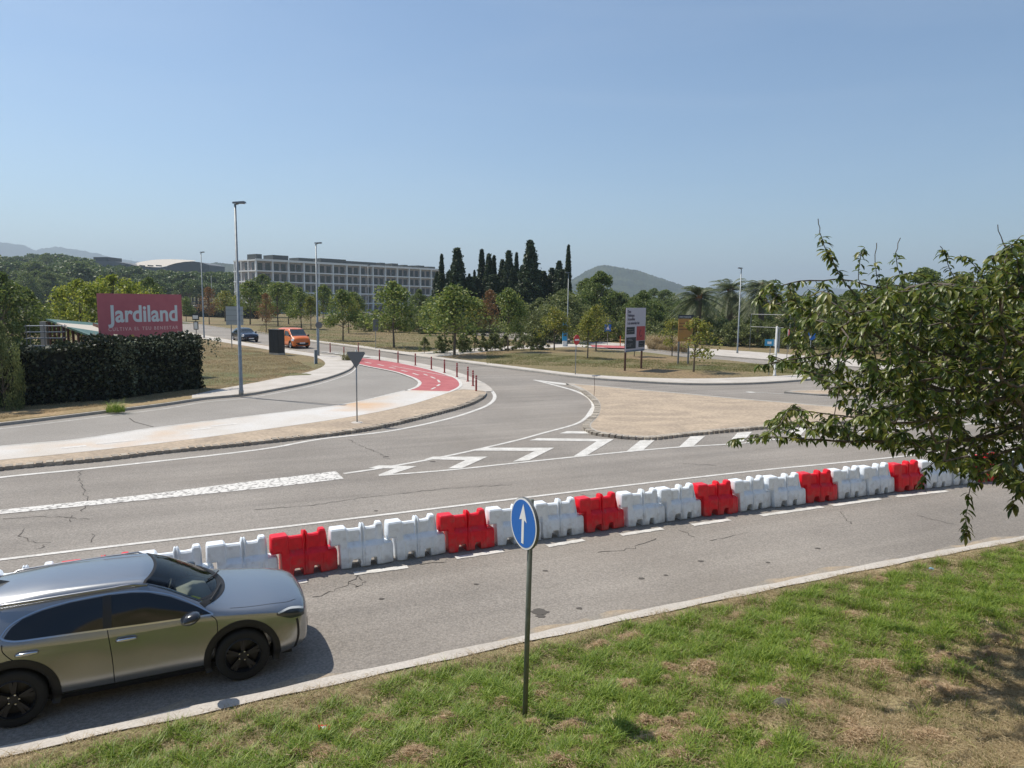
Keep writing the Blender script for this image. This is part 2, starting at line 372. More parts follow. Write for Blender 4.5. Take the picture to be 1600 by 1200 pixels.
# side road, old pale asphalt
side_lo = [(-420,748),(-200,722),(0,700),(120,689),(240,671),(400,651),(535,634),(615,616),(640,608),(652,601),(650,594),(615,582),(575,574),(556,570)]
side_up = [(-420,714),(-200,690),(0,668),(100,656),(181,646),(260,636),(320,627),(384,621),(430,613),(480,603),(520,592),(545,582),(553,575),(556,570)]
band('side_road', side_up, side_lo, .017, asph_p)
line([(-420,716),(-200,693),(0,671),(100,659),(181,649),(260,639),(320,629),(384,623),(430,615),(480,605),(520,594),(548,583),(560,571)], .1, .024)
pathm = mat('cycle_path_concrete', (.53,.48,.42), .9, col2=(.60,.58,.55), scale=.35, detail=6, speck=(25, .08), contrast=(.3,.6))
# ochre stains
n_ = pathm.node_tree; bs = n_.nodes['Principled BSDF']; lk = bs.inputs['Base Color'].links[0].from_socket
tz = n_.nodes.new('ShaderNodeTexNoise'); tz.inputs['Scale'].default_value = .16; tz.inputs['Detail'].default_value = 5
tcn = n_.nodes.new('ShaderNodeTexCoord'); n_.links.new(tcn.outputs['Object'], tz.inputs['Vector'])
rr = n_.nodes.new('ShaderNodeValToRGB'); rr.color_ramp.elements[0].position = .5; rr.color_ramp.elements[1].position = .66; n_.links.new(tz.outputs[0], rr.inputs[0])
mxn = n_.nodes.new('ShaderNodeMix'); mxn.data_type = 'RGBA'; n_.links.new(rr.outputs[0], mxn.inputs[0]); n_.links.new(lk, mxn.inputs[6]); mxn.inputs[7].default_value = (.58,.38,.22,1); n_.links.new(mxn.outputs[2], bs.inputs['Base Color'])
cyc_up = [(-420,748),(-200,722),(0,700),(120,689),(240,671),(400,651),(535,634),(615,616),(635,611)]
cyc_lo = [(-420,772),(-200,746),(0,725),(100,715),(250,698),(400,677.5),(560,653),(650,633),(704,613)]
band('cycle_path', cyc_up, cyc_lo, .06, pathm)
band('cycle_lane', [(635,611),(650,606),(656,599),(651,594),(640,589),(615,581),(575,573),(555,568),(530,564),(500,560)],
     [(703,613),(717,606),(719,600),(714,594),(700,588),(662,577),(615,567),(575,561.5),(535,557),(500,554.5)], .062, redm)
line([(635,612),(650,606.5),(656,600),(651,594.5),(640,589.5),(615,581.5),(575,573.5),(555,569)], .22, .066)
line([(560,653),(650,632.5),(703,613.5),(718,606),(719.5,600),(714,593.5),(700,587.5),(662,576.5),(615,566.5),(575,561),(540,557)], .2, .068)
line([(-420,748),(-200,722),(0,700),(120,689),(240,671),(400,651),(535,634),(615,616),(637,611)], .12, .066)
line([(-420,772),(-200,746),(0,725),(100,715),(250,698),(400,677.5),(560,653)], .14, .066)
band('pavement', [(704,613),(719,606),(722,600),(716,593),(702,587),(664,576),(617,566),(575,560)], [(757,613),(770,612),(762,603),(745,594),(725,586),(690,575.5),(640,565.5),(590,557.5)], .05, concr)
# cycle lane centre dashes
for a, b in [((553,563),(561,564.5)),((570,567),(580,569)),((590,570.5),(600,573)),((608,575),(618,577)),((627,580),(636,582)),((645,584.5),(654,587.5)),((662,586),(668,588)),((673,590),(680,593)),((684,595),(687,599)),((687,602),(683,605)),((680,607),(674,610))]:
    line([a, b], .14, .07, n=1)
for a, b in [((95,703),(135,699)),((150,696),(210,690)),((300,674),(330,671)),((330,668),(370,664))]: line([a, b], .3, .066, mat('faded_paint', (.60,.57,.53), .8, speck=(10,.12)), n=1)
# carriageway edge line around the splitter
line([(-420,805),(-200,774),(0,747),(160,731),(400,704),(500,687),(610,674),(700,655),(750,639),(767,630),(773,621),(769,612),(757,602),(742,593),(725,586)], .2, .022)
# roundabout inner line at the gore
line([(537,741),(600,731.5),(700,713),(800,690.5),(850,677),(900,663),(918,651),(928,640),(928,632),(919,621),(899,611.5),(875,604.5),(835,594)], [.16]*36+[.2,.25,.3,.34,.36,.38,.38,.36,.34,.32,.3,.3,.28,.26]+[.25]*60)
sheet('road_marking', [(835,594),(850,595.5),(888,600),(884,602),(868,600.5)], .024, white)
line([(592,744),(700,735.5),(800,725),(900,714.5),(980,706.5),(1060,699.5),(1157,693.5),(1226,686),(1399,671),(1496,664.5),(1620,655),(1800,640)], .14)
line([(-420,930),(-200,900),(0,876),(175,855),(400,829),(475,820.5),(800,781),(1025,754),(1200,734.5),(1284,726.5),(1399,715),(1528,701),(1700,683),(2000,655)], .13)
# paint with worn texture
wornm = mat('worn_paint', (.24,.225,.21), .9, col2=(.66,.64,.60), scale=9, detail=9, contrast=(.38,.50))
band('road_marking', [(-420,845),(-200,820),(0,798),(135,784),(250,771),(400,752),(470,744),(525,737)], [(-420,850),(-200,825),(0,804.5),(135,791.5),(250,780),(400,765),(480,756),(537,749)], .0215, wornm)
for q in [[(575,732.5),(592,728),(651,729.5),(607,743.5),(591,743),(616,733)],
          [(663,718.5),(676,714.5),(762,714.5),(722,732.5),(700,733),(727,720)],
          [(742,705),(760,700.5),(866,700.5),(827,720),(801,722.5),(836,705.5)],
          [(827,689),(840,685.5),(959,687),(917,712.5),(896,714),(932,690.5)],
          [(874,678),(886,674.5),(917,675),(924,678.5)],
          [(1000,689),(1025,687),(1005,704),(979,706)],[(1079,682.5),(1102,682),(1084,697.5),(1061,699)],[(1152,677),(1175,675.5),(1161,691),(1140,690.5)],[(1240,670),(1262,668.5),(1250,682),(1230,683)]]:
    sheet('road_marking', q, .0235, white)
for a, b in [((553,898),(637,887)),((712,873),(786,862)),((855,854.5),(912,845)),((970,837),(1035,827)),((1082,821.5),(1140,813)),((1189,806.5),(1285,793)),((1300,791),(1375,780.5)),((1400,777),(1480,768)),((400,921),(480,909)),((250,944),(330,932))]:
    g0, g1 = P(*a), P(*b); mb = MB(); pts = [g0.lerp(g1, k/8) for k in range(9)]
    mb.grid(ribbon(pts, [.16+.02*math.sin(k*2.3+a[0]) for k in range(9)], .0225)); struct(mb.build('road_marking', white))
# zebra and far markings
for i in range(6):
    y0 = 553+i*1.5; line([(502+i*10, 551.0+i*1.3),(536+i*13, 551.2+i*1.7)], .6, .064, n=1)
line([(1165,613),(1200,614.5),(1260,618),(1300,622)], [.1,.5,.5,.1]+[.1]*20, .022)
line([(612,573),(700,589),(757,600)], .1, .0725)
# second small splitter at right
slab('traffic_island', GS([(1225,615),(1260,612),(1400,612),(1480,616),(1400,620),(1280,619)], 0, 4), .11, gravel, .2)
# lane wear: darker strips & cracks
wear = mat('asphalt_wear', (.155,.148,.142), .85, col2=(.215,.205,.195), scale=.5, detail=7, speck=(26, .3))
crackm = mat('crack_dark', (.095,.085,.075), 1)
def crack(pts, w=.02, jit=.06, seed=0):
    rnd = random.Random(seed+int(pts[0][0])); g = G(pts); out = []
    for a, b in zip(g[:-1], g[1:]):
        k = max(3, int((b-a).length/.14))
        for i in range(k): out.append(a.lerp(b, i/k)+Vector((rnd.uniform(-jit, jit), rnd.uniform(-jit, jit), 0)))
    out.append(g[-1]); mb = MB(); mb.grid(ribbon(out, [w*rnd.uniform(.2, 1.25) for _ in out], .0185)); return mb.build('crack', crackm, road)
for c_ in [[(128,735),(123,748),(130,762),(134,775),(136,790),(128,800)],[(110,806),(111,816)],[(38,826),(31,838),(45,846),(62,849),(80,849)],[(70,850),(66,856),(56,860)],[(144,835),(143,848)],
           [(560,892),(556,900),(545,914),(520,924),(488,934)],[(556,900),(566,908)],[(545,914),(560,918),(572,910)],[(660,884),(690,880),(700,875)],
           [(400,797),(470,792),(560,780),(700,764),(800,758)],[(0,812),(60,808),(140,812)],[(545,688),(570,700),(600,712)],[(595,713),(610,718)],
           [(815,628),(850,626),(880,624)],[(1105,845),(1140,840),(1170,833)],[(930,865),(990,858),(1025,842)],[(1060,828),(1085,840)],[(1310,800),(1330,820)],[(1430,806),(1490,820)],
           [(985,795),(900,798),(840,795)],[(400,886),(450,880)],[(880,770),(950,779)],[(1050,724),(1120,728)]]: crack(c_, .024)
for c_ in [[(202,654),(210,660),(240,668)],[(400,624),(480,629),(535,634)]]:
    g = G(c_); mb = MB(); mb.grid(ribbon(g, .05, .0245)); mb.build('crack', crackm, road)
for x, y, s_ in [(843,957,.16),(845,964,.08),(905,952,.06),(852,893,.06),(744,914,.05),(596,937,.05),(1002,905,.07),(1040,900,.05),(1095,878,.06),(1200,880,.05),(1278,858,.06),(588,799,.06),(676,722,.1),(604,714,.09)]:
    p = P(x, y); mb = MB(); k = 12; mb.add([(p.x+s_*random.uniform(.7, 1.3)*math.cos(i*math.tau/k), p.y+s_*.7*random.uniform(.7, 1.3)*math.sin(i*math.tau/k), .0188) for i in range(k)], [tuple(range(k))]); mb.build('stain', crackm, road)
# pavement on the left verge
Pu = [(300,621),(340,612),(400,601),(438,593),(470,587),(492,581),(505,575),(508,569),(498,562),(480,558),(445,553),(400,545),(340,535),(282,524),(230,514)]
Pl = [(300,626),(322,624.3),(384,618.3),(430,610.3),(480,600.3),(520,589.3),(544,579.3),(551.5,571.5),(549,564.5),(538,559),(514,556.5),(496,555),(444,547),(340,529),(282,518),(230,509)]
band('pavement', Pu, Pl, .136, concr, 5)
# tan worn strip next to kerb on left verge
band('dry_verge_strip', [(-420,672),(-200,664),(0,648),(100,641),(200,632),(260,625),(310,618),(330,615)], [(-420,708),(-200,686),(0,663),(100,652),(181,642.5),(260,632.5),(315,625),(328,622)], .1355, tan, 5)
# pale path crossing the median with the shrubs
band('pavement', [(560,541),(640,552),(700,549),(790,543),(880,539.5),(905,539.5)], [(560,544),(663,559),(735,554),(800,548),(900,544),(950,546)], .138, concr, 5)
for u_, l_ in [([(483,532),(560,542),(663,557),(735,566),(838,579),(900,586.5),(975,591.5),(1075,594.5),(1175,592),(1250,588),(1290,584)], [(483,534.4),(560,544.4),(663,559.4),(735,569.3),(838,582.3),(900,590.3),(975,596.3),(1075,601.3),(1175,600.3),(1262,594.3),(1297,587)])]:
    band('pavement', u_, l_, .137, concr, 5)
# red crossing patch on far side
band('cycle_lane', [(922,541),(950,541.5),(975,542.5)], [(925,544),(955,545.5),(978,546)], .146, redm, 3)
greenp = mat('green_lawn', (.10,.115,.04), 1, col2=(.17,.145,.065), scale=.5, detail=8, speck=(6,.4), bump=.5, bscale=7)
def patch(px, py, rx, ry, z=.142):
    p = P(px, py); mb = MB(); k = 22
    mb.add([(p.x+rx*random.uniform(.75, 1.2)*math.cos(i*math.tau/k), p.y+ry*random.uniform(.75, 1.2)*math.sin(i*math.tau/k), z) for i in range(k)], [tuple(range(k))]); struct(mb.build('lawn_patch', greenp))
patch(476,577,1.0,2.4); patch(448,588,1.6,.8,.143); patch(400,555,3,2); patch(1085,577,2.5,2); patch(915,567,3,2,.1425); patch(820,556,2,1.6); patch(350,590,3,2); patch(330,600,2.5,2,.1425)

# ---------------------------------------------------------------- hills
def noise1(x, seed):
    return sum(math.sin(x*f+seed*1.7*f+ph)/f**.9 for f, ph in ((1,.3),(2.3,1.1),(4.1,2.2),(7.7,.7),(13.1,1.9)))
def mountain(name, prof, Y, depth, m, seed):
    """ridge whose skyline follows the profile (pixel x, pixel y) at distance Y"""
    pts = [PD(x, y, Y) for x, y in prof]; X = [p.x for p in pts]; Z = [p.z for p in pts]
    rng = np.random.default_rng(seed); rows = []; xs_ = np.linspace(X[0], X[-1], 420)
    for k in np.linspace(-1, 1, 60):
        row = []
        for x in xs_:
            h = float(np.interp(x, X, Z)); f = (1-abs(k))**.85
            r = 1+(.16*noise1(x/depth*3+k*2, seed)*math.sin(k*3+1)+.05*rng.uniform(-1, 1))*(1-f*.8)
            z = h*f*r+(-8 if abs(k) == 1 else 0)+rng.uniform(-.012, .018)*max(Z)*f
            row.append((x+.10*depth*math.sin(k*2), Y+k*depth, z))
        rows.append(row)
    mb = MB(); mb.grid(rows); return struct(mb.build(name, m, smooth=True))
forest = mat('forest_hill', (.014,.026,.010), 1, col2=(.045,.058,.024), scale=.012, detail=12, bump=0, speck=(.06, .5))
mountain('hill', [(700,480),(780,474),(850,455),(890,440),(915,424),(935,415),(950,414),(965,418),(1000,425),(1040,438),(1070,448),(1095,456),(1130,462),(1200,472),(1300,480)], 2400, 500, forest, 3)
mountain('hill', [(-700,440),(-400,400),(-150,385),(0,377),(30,382),(55,392),(84,384),(130,390),(160,396),(190,403),(225,411),(290,418),(350,424),(450,438),(600,460)], 5200, 900, forest, 5)
mountain('hill', [(180,440),(250,425),(310,414),(335,411),(352,412),(375,416),(430,422),(520,440),(620,465)], 1900, 300, forest, 8)
mountain('hill', [(980,468),(1080,452),(1150,445),(1250,448),(1350,452),(1500,448),(1650,440),(1900,445),(2300,440),(2600,470)], 6200, 900, forest, 11)

# ================================================================== VEHICLES
paint_s = mat('silver_paint', (.34,.35,.36), .27, .85, coat=.5)
paint_b = mat('dark_blue_paint', (.012,.017,.035), .25, .3, coat=.8)
paint_o = mat('orange_paint', (.75,.17,.02), .35, 0, coat=.5)
glassd = mat('tinted_glass', (.006,.007,.008), .06, 0, spec=.7)
glassb = mat('car_glass', (.03,.04,.045), .08, 0, spec=.9)
tyrem = mat('tyre_rubber', (.016,.016,.017), .85)
rimb = mat('black_alloy', (.02,.02,.022), .4, .3)
rims = mat('silver_alloy', (.55,.56,.58), .35, .8)
chrome = mat('chrome_trim', (.62,.63,.64), .16, 1)
lampm = mat('headlamp_glass', (.035,.04,.045), .08, 0, spec=.8)
ledm = mat('lamp_white', (.75,.78,.8), .2)
gapm = mat('panel_gap', (.008,.008,.008), .9)
wsg = bpy.data.materials.new('windscreen_glass'); wsg.use_nodes = True; n_ = wsg.node_tree
_g = n_.nodes.new('ShaderNodeBsdfGlossy'); _g.inputs['Roughness'].default_value = .03; _t = n_.nodes.new('ShaderNodeBsdfTransparent'); _t.inputs[0].default_value = (.80,.86,.82,1)
_f = n_.nodes.new('ShaderNodeFresnel'); _f.inputs[0].default_value = 1.3; _m = n_.nodes.new('ShaderNodeMixShader')
n_.links.new(_f.outputs[0], _m.inputs[0]); n_.links.new(_t.outputs[0], _m.inputs[1]); n_.links.new(_g.outputs[0], _m.inputs[2]); n_.links.new(_m.outputs[0], n_.nodes['Material Output'].inputs[0])

def pchip(xs, ys, x):
    xs = np.array(xs, float); ys = np.array(ys, float); h = np.diff(xs); d = np.diff(ys)/h; m = np.zeros(len(xs))
    for i in range(1, len(xs)-1):
        if d[i-1]*d[i] > 0: m[i] = 2*d[i-1]*d[i]/(d[i-1]+d[i]) if False else (h[i-1]+h[i])*3/((2*h[i]+h[i-1])/d[i-1]+(h[i]+2*h[i-1])/d[i])
    m[0], m[-1] = d[0], d[-1]
    i = np.clip(np.searchsorted(xs, x)-1, 0, len(h)-1); t = (x-xs[i])/h[i]
    return (2*t**3-3*t**2+1)*ys[i]+(t**3-2*t**2+t)*h[i]*m[i]+(-2*t**3+3*t**2)*ys[i+1]+(t**3-t**2)*h[i]*m[i+1]
def shell(st, nu=110, nv=7):
    """closed body from cross sections {x: [(y,z)...8 points bottom to roof centre]}"""
    xs = sorted(st); xf = np.linspace(xs[0], xs[-1], nu); npt = len(st[xs[0]])
    Y = [pchip(xs, [st[x][k][0] for x in xs], xf) for k in range(npt)]; Z = [pchip(xs, [st[x][k][1] for x in xs], xf) for k in range(npt)]
    rows = []
    for i, x in enumerate(xf):
        c = [(Y[k][i], Z[k][i]) for k in range(npt)]; full = c+[(-c[-2][0], c[-2][1])]
        half = [tuple(q) for q in cat(c+[full[-1]], nv)][:(npt-1)*nv+1]
        half[-1] = (0, half[-1][1])
        ring = [(x, y, z) for y, z in half]+[(x, -y, z) for y, z in half[-2::-1]]
        rows.append(ring)
    mb = MB(); mb.grid(rows, 0, True); n = len(rows[0])
    mb.add(rows[0], [tuple(range(n))]); mb.add(rows[-1], [tuple(range(n))[::-1]])
    me = bpy.data.meshes.new('body'); me.from_pydata(mb.v, [], mb.f); bm = bmesh.new(); bm.from_mesh(me)
    bmesh.ops.remove_doubles(bm, verts=bm.verts, dist=1e-5); bmesh.ops.recalc_face_normals(bm, faces=bm.faces); bm.to_mesh(me); bm.free(); return me
def car(name, st, ax, rw, arch_r, track, colr, root, cut_ws=None, rim=rims, spokes=5, cut=True, nu=110, tw=.22):
    me = shell(st, nu); bvh = BVHTree.FromPolygons([tuple(v.co) for v in me.vertices], [tuple(p.vertices) for p in me.polygons])
    def side(x, z, off=.004, sgn=-1):
        h, nrm, _, _ = bvh.ray_cast(Vector((x, sgn*3, z)), Vector((0, -sgn, 0)))
        if h is None or abs(h.y) < .05 and False: h, nrm, _, _ = bvh.find_nearest(Vector((x, sgn*1.0, z)))
        if nrm.y*sgn < 0: nrm = -nrm
        return h+nrm*off
    def top(x, y, off=.004):
        h, nrm, _, _ = bvh.ray_cast(Vector((x, y, 4)), Vector((0, 0, -1)))
        if h is None: h, nrm, _, _ = bvh.find_nearest(Vector((x, y, 1)))
        if nrm.z < 0: nrm = -nrm
        return h+nrm*off
    def frt(y, z, off=.004):
        h, nrm, _, _ = bvh.ray_cast(Vector((5, y, z)), Vector((-1, 0, 0)))
        if h is None: h, nrm, _, _ = bvh.find_nearest(Vector((3, y, z)))
        if nrm.x < 0: nrm = -nrm
        return h+nrm*off
    # windscreen opening
    if cut_ws:
        bm = bmesh.new(); bm.from_mesh(me); dl = []
        for f in bm.faces:
            c = f.calc_center_median()
            if cut_ws(c): dl.append(f)
        bmesh.ops.delete(bm, geom=dl, context='FACES'); bm.to_mesh(me); bm.free()
    # wheel openings: pull the sheet inwards around the wheels
    if cut:
        bm = bmesh.new(); bm.from_mesh(me)
        for axx in ax:
            for v in bm.verts:
                d = math.hypot(v.co.x-axx, v.co.z-rw)
                if abs(v.co.y) > .45 and d < arch_r*1.0 and v.co.z < rw+arch_r: v.co.y = math.copysign(min(abs(v.co.y), track-tw-.12), v.co.y)
        bm.to_mesh(me); bm.free()
    me.polygons.foreach_set('use_smooth', [True]*len(me.polygons)); me.materials.append(colr)
    body = link('body', me, root)
    for axx in ax:
        for sg in (-1, 1):
            mb = MB(); rows = [[side(axx+r*math.cos(a), max(rw+r*math.sin(a), .21), .012, sg) if True else 0 for a in np.linspace(-.32, math.pi+.32, 30)] for r in (arch_r-.015, arch_r+.03, arch_r+.075)]
            ci = [Vector((p.x, sg*(track-tw-.1), p.z)) for p in rows[0]]
            r0 = [Vector((axx+(arch_r-.015)*math.cos(a), p.y, max(rw+(arch_r-.015)*math.sin(a), .2))) for a, p in zip(np.linspace(-.32, math.pi+.32, 30), rows[0])]
            ym = max(abs(p.y) for p in rows[2]); 
            for r_ in rows:
                for p in r_:
                    if abs(p.y) < ym-.10: p.y = sg*(ym-.03)
            mb.grid([ci]+rows); mb.build('wheel_arch', black, root, True)
            wx = MB(); c0 = sg*track
            M = Matrix.Translation((axx, c0, rw))@Matrix.Scale(-sg, 4, (0, 1, 0))
            wh = bpy.data.objects.new('wheel', None); C.objects.link(wh); wh.parent = root
            rr_ = rw*.68
            MB().lathe([(rr_,.015),(rw*.9,-.002),(rw*.975,.02),(rw,.05),(rw,tw-.05),(rw*.97,tw-.02),(rr_,tw)], 40, 0, 'y', M).build('tyre', tyrem, wh, True)
            q = MB().lathe([(rr_,.012),(rr_*.95,.0),(rr_*.9,.03),(rr_*.86,.10),(.05,.10),(.001,.10)], 40, 0, 'y', M)
            for k in range(spokes):
                a = k*math.tau/spokes+.3
                for da in (-.13, .13):
                    ca, sa = math.cos(a+da), math.sin(a+da); c2, s2 = math.cos(a+da*.6), math.sin(a+da*.6)
                    p0 = Vector((.05*c2, .035, .05*s2)); p1 = Vector((rr_*.93*ca, .02, rr_*.93*sa)); t = Vector((-sa, 0, ca))*(.022 if spokes == 5 else .03)
                    vs = [p0-t*.7, p0+t*.7, p1+t, p1-t]; bk = [v+Vector((0, .05, 0)) for v in vs]
                    q.add([M@v for v in vs+bk], [(0,1,2,3),(0,4,5,1),(1,5,6,2),(2,6,7,3),(3,7,4,0)])
            q.lathe([(.001,.015),(.055,.02),(.065,.05)], 16, 0, 'y', M); 
            for k in range(5):
                a = k*math.tau/5; q.lathe([(.001,.008),(.011,.010),(.012,.04)], 8, 1, 'y', M@Matrix.Translation((.048*math.cos(a)*1.25, 0, .048*math.sin(a)*1.25)))
            q.build('rim', [rim, chrome], wh)
    return body, side, top, frt
def sgrid(side, xs, lo, hi, n=6, off=.004, sgn=-1, push=None):
    return [[side(x, lo(x)+(hi(x)-lo(x))*k/n, off, sgn) for x in xs] for k in range(n+1)]
def sline(side, pts, wdt, off, sgn=-1, n=6):
    c = cat(pts, n); k = len(c); A_, B_ = [], []
    for i in range(k):
        t = c[min(i+1, k-1)]-c[max(i-1, 0)]; t = t/np.linalg.norm(t); nn = np.array([-t[1], t[0]])*wdt/2
        A_.append(side(c[i][0]+nn[0], c[i][1]+nn[1], off, sgn)); B_.append(side(c[i][0]-nn[0], c[i][1]-nn[1], off, sgn))
    return [A_, B_]

# ---- the silver SUV in the near lane
def suv():
    st = {
     2.25: [(.28,.34),(.50,.38),(.56,.50),(.55,.64),(.51,.74),(.38,.80),(.18,.83),(0,.835)],
     2.20: [(.50,.27),(.69,.34),(.74,.50),(.73,.68),(.68,.79),(.52,.86),(.25,.885),(0,.89)],
     2.10: [(.62,.23),(.79,.32),(.83,.52),(.82,.73),(.765,.835),(.61,.895),(.31,.925),(0,.935)],
     1.95: [(.70,.21),(.86,.32),(.885,.54),(.87,.78),(.81,.87),(.66,.925),(.34,.955),(0,.965)],
     1.75: [(.76,.20),(.90,.33),(.915,.56),(.90,.82),(.845,.91),(.70,.955),(.35,.985),(0,.995)],
     1.45: [(.78,.20),(.91,.34),(.93,.58),(.905,.84),(.86,.94),(.73,.98),(.37,1.01),(0,1.02)],
     1.15: [(.79,.20),(.90,.34),(.915,.58),(.90,.86),(.865,.965),(.755,1.015),(.39,1.05),(0,1.06)],
     1.00: [(.79,.20),(.885,.34),(.90,.58),(.895,.86),(.865,.975),(.765,1.045),(.40,1.10),(0,1.12)],
     .70: [(.79,.20),(.87,.34),(.885,.57),(.89,.86),(.865,.98),(.72,1.19),(.42,1.26),(0,1.285)],
     .35: [(.79,.20),(.865,.34),(.88,.57),(.89,.86),(.865,.985),(.655,1.36),(.42,1.425),(0,1.45)],
     .10: [(.79,.20),(.865,.34),(.88,.57),(.89,.86),(.865,.99),(.63,1.43),(.42,1.495),(0,1.52)],
     -.40:[(.79,.20),(.865,.34),(.88,.57),(.895,.87),(.865,1.0),(.62,1.445),(.42,1.515),(0,1.54)],
     -.90:[(.79,.20),(.88,.34),(.90,.58),(.905,.89),(.87,1.03),(.615,1.435),(.41,1.52),(0,1.545)],
     -1.3:[(.79,.20),(.905,.34),(.925,.60),(.92,.92),(.875,1.07),(.61,1.41),(.40,1.50),(0,1.53)],
     -1.65:[(.78,.22),(.905,.36),(.925,.62),(.915,.94),(.865,1.10),(.60,1.37),(.39,1.465),(0,1.49)],
     -1.85:[(.76,.24),(.89,.38),(.905,.64),(.895,.95),(.83,1.10),(.58,1.30),(.37,1.39),(0,1.41)],
     -2.05:[(.72,.28),(.84,.42),(.86,.66),(.84,.90),(.77,.99),(.52,1.04),(.34,1.07),(0,1.08)],
     -2.25:[(.60,.34),(.72,.46),(.74,.66),(.70,.84),(.62,.90),(.45,.93),(.3,.94),(0,.945)]}
    root = empty('suv', (-5.26, 9.56, .012), math.atan2(1.15, 2.38), 'silver grey SUV with black wheel arches parked in the near lane beside the plastic barriers', 'car')
    base = lambda y: 1.10-.30*(abs(y)/.76)**2.2; topx = lambda y: .25-.13*(abs(y)/.64)**2
    def inws(c):
        if c.z < 1.02: return False
        f = (c.z-1.05)/(1.47-1.05); hw = .735-.12*f
        return topx(c.y)+.02 < c.x < base(c.y)+.02 and abs(c.y) < hw-.01
    body, side, top, frt = car('suv', st, (1.32, -1.32), .355, .425, .925, paint_s, root, inws, rimb, nu=240)
    # windscreen glass, dark border, cabin
    rows = []; 
    for k in range(13):
        f = k/12; rows.append([top(base(v*(.76-.13*f))+(topx(v*(.76-.13*f))-base(v*(.76-.13*f)))*f, v*(.735-.125*f), .003) for v in np.linspace(-1, 1, 25)])
    MB().grid(rows).build('windscreen', wsg, root, True)
    def border(sel):
        m_ = MB()
        for a, b in sel: m_.grid([a, b])
        return m_
    up = lambda r, o: [p+Vector((0, 0, o)) for p in r]
    inn = []
    for k in range(13):
        f = k/12; inn.append([rows[k][0].lerp(rows[k][12], .07)+Vector((0,0,.004)), rows[k][24].lerp(rows[k][12], .07)+Vector((0,0,.004))])
    m_ = MB(); m_.grid([[r[0]+Vector((0,0,.004)) for r in rows], [i[0] for i in inn]]); m_.grid([[r[24]+Vector((0,0,.004)) for r in rows], [i[1] for i in inn]])
    m_.grid([up(rows[0], .004), up([a.lerp(b, .6) for a, b in zip(rows[0], rows[1])], .004)]); m_.grid([up(rows[12], .004), up([a.lerp(b, .5) for a, b in zip(rows[12], rows[11])], .004)])
    m_.build('windscreen_border', black, root)
    inm = mat('cabin_grey', (.055,.055,.06), .8); MB().box((-.2,-.68,.45),(1.0,.68,.5)).box((-1.6,-.66,.5),(-.2,.66,.52)).build('cabin_floor', inm, root)
    dsh = MB(); dsh.grid([[(1.0-.05*abs(v)*2, v*.70, .93) for v in np.linspace(-1, 1, 9)], [(.75, v*.72, .985) for v in np.linspace(-1, 1, 9)], [(.50, v*.72, .96) for v in np.linspace(-1, 1, 9)], [(.46, v*.72, .70) for v in np.linspace(-1, 1, 9)]])
    dsh.build('dashboard', mat('dashboard_tan', (.22,.22,.20), .7), root, True)
    cl = MB(); rnd = random.Random(3); cl.grid([[(.72+.13*math.cos(a)*f*rnd.uniform(.8,1.2), -.34+.17*math.sin(a)*f*rnd.uniform(.8,1.2), 1.01+.05*(1-f)+rnd.uniform(-.01,.01)) for a in np.linspace(0, math.tau, 14)[:-1]] for f in (1,.75,.5,.25,.02)], 0, True)
    cl.build('cloth', mat('yellow_cloth', (.85,.74,.16), .9), root)
    for y in (-.37, .37):
        s_ = MB(); s_.lathe([(.01,1.02),(.16,1.0),(.22,.85),(.24,.6),(.22,.5)], 14, 0, 'z', Matrix.Translation((-.15, y, 0))@Matrix.Diagonal((.38,1,1,1))).lathe([(.01,1.22),(.09,1.2),(.12,1.12),(.07,1.04)], 12, 0, 'z', Matrix.Translation((-.22, y, 0))@Matrix.Diagonal((.5,1,1,1))); s_.build('seat', inm, root, True)
    sw = MB(); sw.tube([Matrix.Translation((.38, .37, .93))@Matrix.Rotation(R(25), 4, 'Y')@Vector((0, .18*math.cos(a), .18*math.sin(a))) for a in np.linspace(0, math.tau, 25)], .014, 6); sw.build('steering_wheel', black, root, True)
    # hood line, cowl, wipers
    m_ = MB(); m_.grid([[top(base(v*.76)+.0, v*.75, .008) for v in np.linspace(-1, 1, 31)], [top(base(v*.76)+.065, v*.80, .008) for v in np.linspace(-1, 1, 31)]]); m_.build('cowl', black, root)
    for y0, y1 in ((-.68,-.05),(-.05,.5)):
        MB().tube([top(1.10,y1,.03), top(1.03,(y0+y1)/2,.035), top(.93,y0,.03)], .011, 6).build('wiper', black, root)
    for sg in (-1, 1):
        f2 = lambda x, z, off, s2=sg: top(x, s2*z, off)
        MB().grid(sline(f2, [(1.18,.79),(1.45,.775),(1.75,.74),(1.95,.69),(2.08,.60)], .007, .0015)).build('hood_gap', gapm, root)
    # greenhouse glass and chrome
    hi = lambda x: float(np.interp(x, [-1.38,-1.32,-1.2,-1.0,-.7,-.3,0,.2,.45,.7,.95], [1.12,1.20,1.27,1.325,1.365,1.385,1.375,1.345,1.26,1.135,1.0]))
    lo = lambda x: float(np.interp(x, [-1.38,-1.25,-1.0,-.3,.3,.95], [1.105,1.065,1.05,1.025,1.0,.985]))
